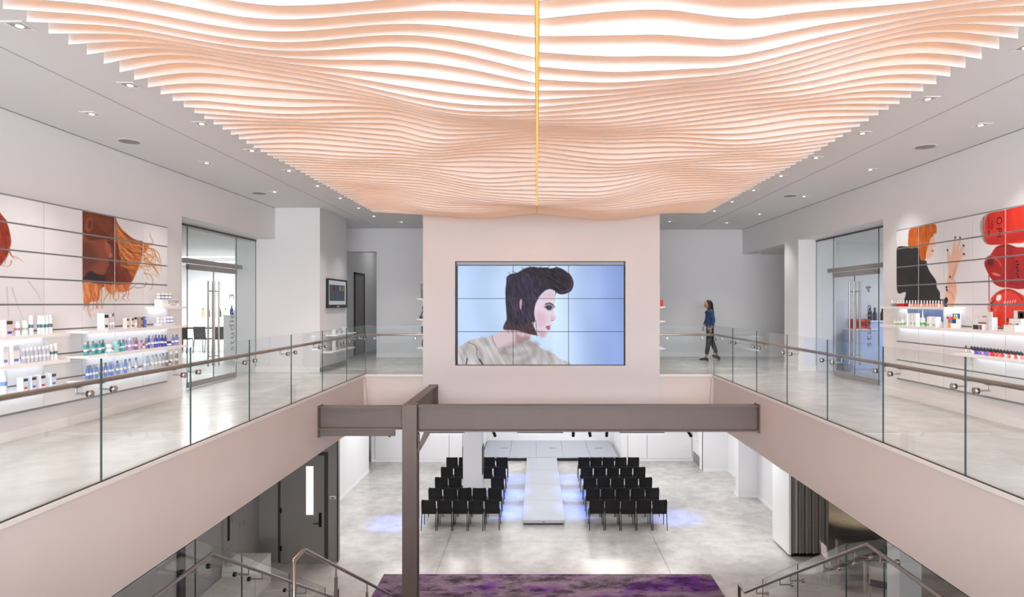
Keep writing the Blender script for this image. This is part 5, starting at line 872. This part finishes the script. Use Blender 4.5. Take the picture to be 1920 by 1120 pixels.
t = thing('product_box', 'pink and violet box with black top on the right flank', 'box', (VX1+.06, 14.6, ZG[1])); MB().cbox(-.05, .06, -.05, .05, 0, .16, .005).build('carton', col((210, 90, 170)), t); MB().box(-.05, .01, -.052, -.05, .02, .15).build('printed_label', col((90, 100, 160)), t); MB().lathe([(.03, .16), (.02, .22)], 10, (-.02, 0, 0)).build('lid', M['black'], t)
for i, (dx, h, r) in enumerate(((.03, .22, .025), (.10, .11, .035))): t = thing('product_bottle', '%s white bottle on the third right flank shelf' % ['slim tall', 'short wide'][i], 'cosmetics', (VX1+dx, 14.6, ZG[2])); MB().lathe([(r, 0), (r, h*.7), (r*.5, h*.8)], 12).build('body', M['white'], t); MB().lathe([(r*.4, h*.8), (r*.3, h)], 10).build('cap', M['white'], t); MB().lathe([(r*1.01, h*.2), (r*1.01, h*.5)], 12).build('label_band', col((190, 206, 232)), t)
t = thing('product_bottle', 'white pump jar with pale sprig on the bottom right flank shelf', 'cosmetics', (VX1+.09, 14.6, ZG[3])); MB().lathe([(.05, 0), (.055, .02), (.055, .13)], 14).build('body', M['white'], t); MB().lathe([(.056, .03), (.056, .09)], 14).build('label_band', col((150, 176, 214)), t); MB().tube([(0, 0, .13), (-.01, 0, .22), (.03, 0, .21)], .01, 8).build('pump', M['white'], t)
# ------------------------------------------------------------------ rows of black chairs
def make_chair():
    r = thing('stacking_chair', 'x', 'chair', (0, 0, 0)); H = .185
    s = MB(); s.cbox(-H, H, .02, .44, .425, .455, .02); s.build('seat', M['blackfab'], r)
    n = 9; vs = []; b = MB()
    for j, (z, yo) in enumerate(((.435, .015), (.55, -.005), (.70, -.02), (.83, -.045))):
        for i in range(n): x = -H+2*H*i/(n-1); c = .018*(1-(x/H)**2); vs.append((x, yo-c, z+(.008*(abs(x)/H)**4 if j == 3 else 0)))
    vb = [(x, y+.024, z) for x, y, z in vs]; m = len(vs); fs = []
    for j in range(3):
        for i in range(n-1): a = j*n+i; fs += [(a, a+1, a+n+1, a+n), (m+a, m+a+n, m+a+n+1, m+a+1)]
    for i in range(n-1): fs += [(i, m+i, m+i+1, i+1), (3*n+i, 3*n+i+1, m+3*n+i+1, m+3*n+i)]
    for j in range(3): a = j*n; fs += [(a, a+n, m+a+n, m+a), (a+n-1, m+a+n-1, m+a+2*n-1, a+2*n-1)]
    b.add(vs+vb, fs); b.build('backrest', M['blackfab'], r)
    for sx in (-1, 1):
        MB().tube([(sx*(H+.004), -.045, .80), (sx*(H+.004), .01, .44), (sx*(H+.009), -.06, 0)], .011, 8).build('leg', M['blackmetal'], r); MB().tube([(sx*(H+.004), .42, .44), (sx*(H+.009), .45, 0)], .011, 8).build('leg', M['blackmetal'], r)
        MB().tube([(sx*(H+.004), .0, .43), (sx*(H+.004), .43, .43)], .010, 8).build('seat_rail', M['blackmetal'], r)
    return r
pc = make_chair(); used = False
RY = [17.40, 18.52, 19.68, 20.9, 22.2]; RN = ['nearest row', 'second row', 'third row', 'fourth row', 'farthest row']
LXs = [-2.94, -2.51, -2.085, -1.66, -1.22]; RXs = [1.62, 2.045, 2.47, 2.905, 3.335]
skip = {(2, 2), (2, 3), (3, 2), (4, 2)}
for bl, XS in (('left', LXs), ('right', RXs)):
    for j, y in enumerate(RY):
        k = 0
        for i, x in enumerate(XS):
            if bl == 'left' and (j, i) in skip: continue
            o = pc if not used else copy_tree(pc); used = True
            o.location = (x+random.uniform(-.005, .005), y+random.uniform(-.02, .02), 0); o.rotation_euler = (0, 0, random.uniform(-.012, .012))
            o['label'] = 'black chair, %s from left in the %s, %s of the runway' % (ORD[k], RN[j], bl); o['group'] = 'black chairs facing the stage'; k += 1
# black chairs in the left studio
for i, x in enumerate((-11.75, -11.2, -10.6, -10.0)):
    o = copy_tree(pc); o.location = (x, 20.12, FU); o.rotation_euler = (0, 0, .1*((i % 2)*2-1)); o['label'] = 'black chair, %s from left at the left studio worktable' % ORD[i]; o['group'] = 'black chairs in the left studio'
# ------------------------------------------------------------------ fittings hung under the floor behind the beam
for i, (a, b) in enumerate(((800, 871), (970, 1056), (1162, 1245))):
    Y = 14.3; t = thing('linear_lamp', 'slim grey linear lamp under the beam, %s from left' % ORD[i], 'lamp', (0, Y, 3.26), 'linear lamps behind the beam'); x0, x1 = X_(a, Y), X_(b, Y)
    MB().cbox(x0, x1, -.06, .06, 0, .06, .01).build('housing', col((156, 153, 164)), t); MB().box(x0+.02, x1-.02, -.05, .05, -.006, 0).build('diffuser', emat('linear_diffuser', (250, 250, 255), 5), t)
    for x in (x0+.1, x1-.1): MB().tube([(x, 0, .06), (x, 0, .3)], .006, 6).build('stem', M['chrome'], t)
for i, (x, an) in enumerate(((735, -.6), (925, .3), (1075, 0), (1105, .2), (1138, 0), (1290, .7))):
    Y = 14.3; t = thing('track_spotlight', 'black track spotlight below the beam, %s from left' % ORD[i], 'spotlight', (X_(x, Y), Y, 3.27), 'black track spotlights')
    MB().tube([(0, 0, .3), (0, 0, .02)], .012, 8).build('stem', M['black'], t); MB().tube([(-.03*math.sin(an), -.02, .06), (.13*math.sin(an), .06, -.09)], .035, 12).build('head', M['black'], t)
    MB().tube([(.13*math.sin(an), .0605, -.0905), (.133*math.sin(an), .062, -.094)], .028, 12).build('lens', emat('spot_lens', (255, 252, 246), 20), t)
# ------------------------------------------------------------------ folded partition at the right of the hall
fp = thing('folding_partition', 'folded grey accordion partition with a white end panel', 'partition', (6.13, 15.5, 0))
MB().cbox(-.03, .03, 0, 1.1, .06, 3.45, .012).build('end_panel', M['white'], fp)
for i in range(11):
    x = .05+i*.082
    q = MB().cbox(x, x+.07, .01+(.03 if i % 2 else 0), 1.05, .09, 3.42, .01).build('leaf', M['partition'] if i != 1 else M['chairwhite'], fp)
    MB().box(x+.02, x+.05, .004+(.03 if i % 2 else 0), .012+(.03 if i % 2 else 0), 1.95, 2.35).build('latch_plate', M['greydark'], q)
    MB().box(x+.015, x+.055, .05, .2, .0, .09).build('floor_guide', M['black'], q)
MB().box(.0, .95, .02, 1.08, 3.45, SO-.02).build('track', M['greydark'], fp)
# ------------------------------------------------------------------ cafe corner under the right balcony
pp = thing('pillar', 'pale grey pillar with a wall socket beside the cafe chairs', 'pillar', (6.48, 11.2, 0)); MB().box(-.19, .19, -.1, .3, 0, SO-.02).build('shaft', M['wall'], pp); so = MB().cbox(-.03, .03, -.112, -.1, .82, .93, .004).build('socket_plate', M['greydark'], pp); MB().box(-.012, .012, -.115, -.112, .85, .9).build('socket_slots', M['black'], so)
ct = thing('cafe_table', 'dark cafe table on pale metal legs behind the right stair glass', 'table', (7.35, 14.2, 0)); MB().cbox(-.45, .45, -.7, .7, .71, .75, .01).build('tabletop', M['greydark'], ct)
for sx in (-1, 1):
    for sy_ in (-1, 1): MB().box(sx*.4-.022, sx*.4+.022, sy_*.64-.022, sy_*.64+.022, 0, .71).build('leg', M['chairwhite'], ct)
def cafe_chair(x, y, rz, lab):
    t = thing('cafe_chair', lab, 'chair', (x, y, 0), 'pale metal cafe chairs', rz); MB().cbox(-.2, .2, -.2, .2, .43, .455, .015).build('seat', M['greydark'], t)
    for sx in (-1, 1):
        MB().tube([(sx*.19, .2, 0), (sx*.185, .16, .45), (sx*.18, .24, .86)], .014, 8).build('leg', M['chairwhite'], t); MB().box(sx*.185-.014, sx*.185+.014, -.2, -.172, 0, .43).build('leg', M['chairwhite'], t); MB().box(sx*.185-.012, sx*.185+.012, -.19, .17, .405, .43).build('seat_rail', M['chairwhite'], t)
    MB().box(-.19, .19, -.2, -.175, .405, .43).build('front_rail', M['chairwhite'], t)
    MB().cbox(-.17, .17, .205, .225, .58, .84, .006).build('backrest', M['chairwhite'], t)
cafe_chair(7.0, 13.05, 2.6, 'pale metal cafe chair nearest the pillar'); cafe_chair(6.55, 14.1, 1.5, 'pale metal cafe chair left of the cafe table'); 
# ------------------------------------------------------------------ walking woman
pr = thing('person', 'woman with long dark hair in a blue jacket walking to the left', 'person', (4.68, 17.35, FU))
def skin_mesh(name, verts, edges, radii, m, sub=2, root=0, parent=None):
    me = bpy.data.meshes.new(name); me.from_pydata(verts, edges, []); o = bpy.data.objects.new(name+'_build', me); C.objects.link(o)
    sk = o.modifiers.new('skin', 'SKIN'); sk.use_smooth_shade = True
    for i, r in enumerate(radii): me.skin_vertices[0].data[i].radius = r if isinstance(r, tuple) else (r, r); me.skin_vertices[0].data[i].use_root = (i == root)
    sb_ = o.modifiers.new('sub', 'SUBSURF'); sb_.levels = sub; sb_.render_levels = sub
    dg = bpy.context.evaluated_depsgraph_get(); e = bpy.data.meshes.new_from_object(o.evaluated_get(dg)); e.name = name; bpy.data.objects.remove(o); e.materials.clear(); e.materials.append(m)
    for p in e.polygons: p.use_smooth = True
    return put(name, e, parent)
SK = mat('skin', (176, 130, 108), .5); DEN = mat('blue_denim', (40, 66, 108), .8, noise=(50, .15)); TR = mat('black_trousers', (24, 22, 26), .8); HAIR = mat('dark_brown_hair', (26, 20, 20), .5, noise=((60, 60, 6), .3))
# body faces -x; legs in stride (front leg toward -x)
v = [(0,0,.90),(0,0,1.08),(0,0,1.26),(-.01,0,1.36),(-.03,0,1.43),(-.045,0,1.50),(-.05,0,1.56),
     (-.02,-.085,.86),(-.06,-.09,.48),(-.12,-.09,.10),
     (.02,.085,.86),(.10,.085,.48),(.23,.085,.13),
     (0,-.15,1.335),(.045,-.185,1.10),(.0,-.185,.90),
     (0,.15,1.335),(-.03,.185,1.10),(-.12,.17,.94)]
e = [(0,1),(1,2),(2,3),(3,4),(4,5),(5,6),(0,7),(7,8),(8,9),(0,10),(10,11),(11,12),(3,13),(13,14),(14,15),(3,16),(16,17),(17,18)]
r = [(.075,.095),(.075,.09),(.08,.10),(.07,.09),.05,.07,.05,.055,.045,.035,.055,.045,.035,.052,.04,.028,.052,.04,.028]
skin_mesh('body', v, e, r, SK, 2, 0, pr)
# head with face
hd = bmesh.new(); bmesh.ops.create_uvsphere(hd, u_segments=24, v_segments=18, radius=1)
for p in hd.verts:
    x, y, z = p.co; sx = .098 if x < 0 else .095; z2 = z; jaw = max(0, -z-.15); p.co = (x*sx*(1-.12*jaw)-.008*jaw, y*.073*(1-.42*jaw), z*.112)
    if x < -.75 and abs(y) < .28 and -.35 < z < .1: p.co.x -= .018*(1-abs(y)/.28)*(1-abs(z+.15)/.3)   # nose
    if x < -.8 and abs(y) < .4 and -.62 < z < -.48: p.co.x -= .005                                       # mouth
me = bpy.data.meshes.new('head'); hd.to_mesh(me); hd.free(); me.materials.append(SK)
for p in me.polygons: p.use_smooth = True
put('head', me, pr, (-.06, 0, 1.53), (0, 0, .35))
for s in (-1, 1):
    MB().lathe([(.004, -.003), (.011, 0), (.004, .003)], 10, (-.148, s*.03-.03, 1.535), axis='x').build('eye', M['black'], pr); MB().lathe([(.008, -.006), (.018, 0), (.008, .006)], 10, (-.035, s*.075, 1.525), axis='y').build('ear', SK, pr)
MB().cbox(-.153, -.143, -.048, -.012, 1.462, 1.472, .004).build('mouth', mat('lips', (140, 70, 70), .5), pr)
# hair: cap plus a long fall over the near shoulder and back
hb = bmesh.new()
for c, rr, ax in (((-.032, 0, 1.562), (.098, .086, .098), 0), ((.03, .0, 1.47), (.06, .09, .14), .1), ((.05, .01, 1.32), (.05, .10, .17), .12), ((-.02, -.10, 1.30), (.042, .036, .17), -.1), ((-.005, -.075, 1.46), (.05, .03, .14), 0), ((.0, .08, 1.45), (.05, .03, .14), 0)):
    ret = bmesh.ops.create_uvsphere(hb, u_segments=18, v_segments=14, radius=1); mt = Matrix.Translation(c) @ Matrix.Rotation(ax, 4, 'Y') @ Matrix.Diagonal((*rr, 1))
    bmesh.ops.transform(hb, matrix=mt, verts=ret['verts'])
for p_ in [p_ for p_ in hb.verts if p_.co.x < -.085 and p_.co.z < 1.60]: p_.co.x = -.085
me = bpy.data.meshes.new('hair'); hb.to_mesh(me); hb.free(); me.materials.append(HAIR)
for p_ in me.polygons: p_.use_smooth = True
put('hair', me, pr)
jv = [(.005,0,.86),(.005,0,1.0),(.0,0,1.12),(0,0,1.26),(-.008,0,1.355),(-.018,0,1.40),(0,-.155,1.335),(.05,-.195,1.10),(.01,-.195,.955),(0,.155,1.335),(-.03,.19,1.10),(-.10,.178,.975)]
je = [(0,1),(1,2),(2,3),(3,4),(4,5),(4,6),(6,7),(7,8),(4,9),(9,10),(10,11)]
skin_mesh('jacket', jv, je, [(.135,.165),(.125,.155),(.118,.145),(.12,.155),(.095,.135),(.065,.075),.064,.054,.044,.064,.054,.044], DEN, 2, 0, pr)
tv = [(0,0,.93),(-.005,0,.84),(-.02,-.085,.80),(-.06,-.09,.48),(-.11,-.09,.17),(.02,.085,.80),(.10,.085,.48),(.21,.085,.20)]
skin_mesh('trousers', tv, [(0,1),(1,2),(2,3),(3,4),(1,5),(5,6),(6,7)], [(.125,.155),(.12,.15),.095,.072,.056,.095,.072,.056], TR, 2, 0, pr)
def hand(x, y, z, parent, sgn):
    skin_mesh('hand', [(x,y,z),(x-.01,y,z-.05),(x-.015,y,z-.08)], [(0,1),(1,2)], [(.022,.016),(.028,.016),(.024,.014)], SK, 2, 0, parent)
    for k, (dx, L_) in enumerate(((-.03, .058), (-.015, .068), (0, .064), (.014, .052))): skin_mesh('finger', [(x+dx-.0,y,z-.075),(x+dx-.006,y+.004*sgn,z-.075-L_*.5),(x+dx-.016,y+.012*sgn,z-.075-L_)], [(0,1),(1,2)], [.0085,.008,.006], SK, 1, 0, parent)
    skin_mesh('thumb', [(x-.02,y,z-.03),(x-.042,y-.006*sgn,z-.06),(x-.05,y-.01*sgn,z-.09)], [(0,1),(1,2)], [.011,.0095,.007], SK, 1, 0, parent)
hand(0, -.187, .91, pr, 1); hand(-.12, .172, .94, pr, -1)
for (x, y, z, rx) in ((-.14, -.09, 0, 0), (.22, .085, .03, .42)):
    sh = bmesh.new(); bmesh.ops.create_uvsphere(sh, u_segments=16, v_segments=10, radius=1)
    for p in sh.verts: p.co = (p.co.x*.125-.04, p.co.y*.042, max(-.028, p.co.z*.05*(1.25 if p.co.x > .2 else .8))+.03)
    me = bpy.data.meshes.new('shoe'); sh.to_mesh(me); sh.free(); me.materials.append(M['black'])
    for p in me.polygons: p.use_smooth = True
    put('shoe', me, pr, (x, y, z+.025), (0, rx, 0)); MB().box(.03, .075, -.03, .03, -.024, .02).build('heel', M['brown'], pr, (x, y, z+.025), (0, rx, 0))
# ------------------------------------------------------------------ light in the lower hall
for i, (x, y, e_) in enumerate(((-4.2, 16.6, 1), (-4.6, 21.5, 1), (4.9, 17.2, 1), (4.7, 21.6, 1), (.2, 15.3, 1), (-2.5, 23.4, .9), (2.6, 23.4, .9))):
    light('hall_panel_light', 'AREA', (x, y, 3.45), HALL*e_, (1, .985, .965), (0, 0, 0), 1.4, 1.4)
light('stage_wash', 'AREA', (.5, 26.4, 3.4), HALL*1.1, (1, 1, 1), (0, 0, 0), 4.5, 1.5)
for tx, ty, e_ in ((2.2, 15.6, 1), (-.9, 15.9, .8), (4.6, 16.2, .9), (-4.2, 17.3, .9)): light('hall_spot', 'SPOT', (tx*.8, 14.2, 3.35), HALLSPOT*e_, (1, .98, .95), (0, 0, 0), .06, spot=.9, blend=.8, target=(tx, ty, 0))
for tx, ty, sx_, sy_, e_, sp in ((-.86, 18.9, -.7, 18.4, .9, .5), (-.86, 20.6, -.7, 20.1, 1, .5), (-.86, 22.4, -.7, 21.8, .9, .5), (1.16, 18.9, 1.0, 18.4, .9, .5), (1.16, 20.6, 1.0, 20.1, 1, .5), (1.16, 22.4, 1.0, 21.8, .9, .5), (3.95, 18.4, 3.4, 17.8, .5, .55), (-3.95, 17.9, -3.5, 17.4, .6, .55)): light('blue_spot', 'SPOT', (sx_, sy_, 3.35), BLUE*e_, (.13, .26, 1), (0, 0, 0), .12, spot=sp, blend=.9, target=(tx, ty, 0))
light('cafe_fill', 'AREA', (8.2, 12.5, 3.45), 40, (1, .86, .7), (0, 0, 0), 1.5, 1.5); light('cafe_lamp', 'SPOT', (9.0, 17.6, 3.3), 420, (1, .82, .55), (0, 0, 0), .1, spot=.9, blend=.9, target=(9.2, 18.7, 0))
light('stair_light', 'AREA', (-5.2, 10.5, 3.45), 25, (1, .97, .94), (0, 0, 0), 1.0, 1.0); light('corridor_left', 'AREA', (-4.6, 21, 8.2), 9, (1, .97, .94), (0, 0, 0), 1, 1); light('corridor_right', 'AREA', (7.8, 17.2, 7.8), 4, (1, .97, .94), (0, 0, 0), 1, 1)
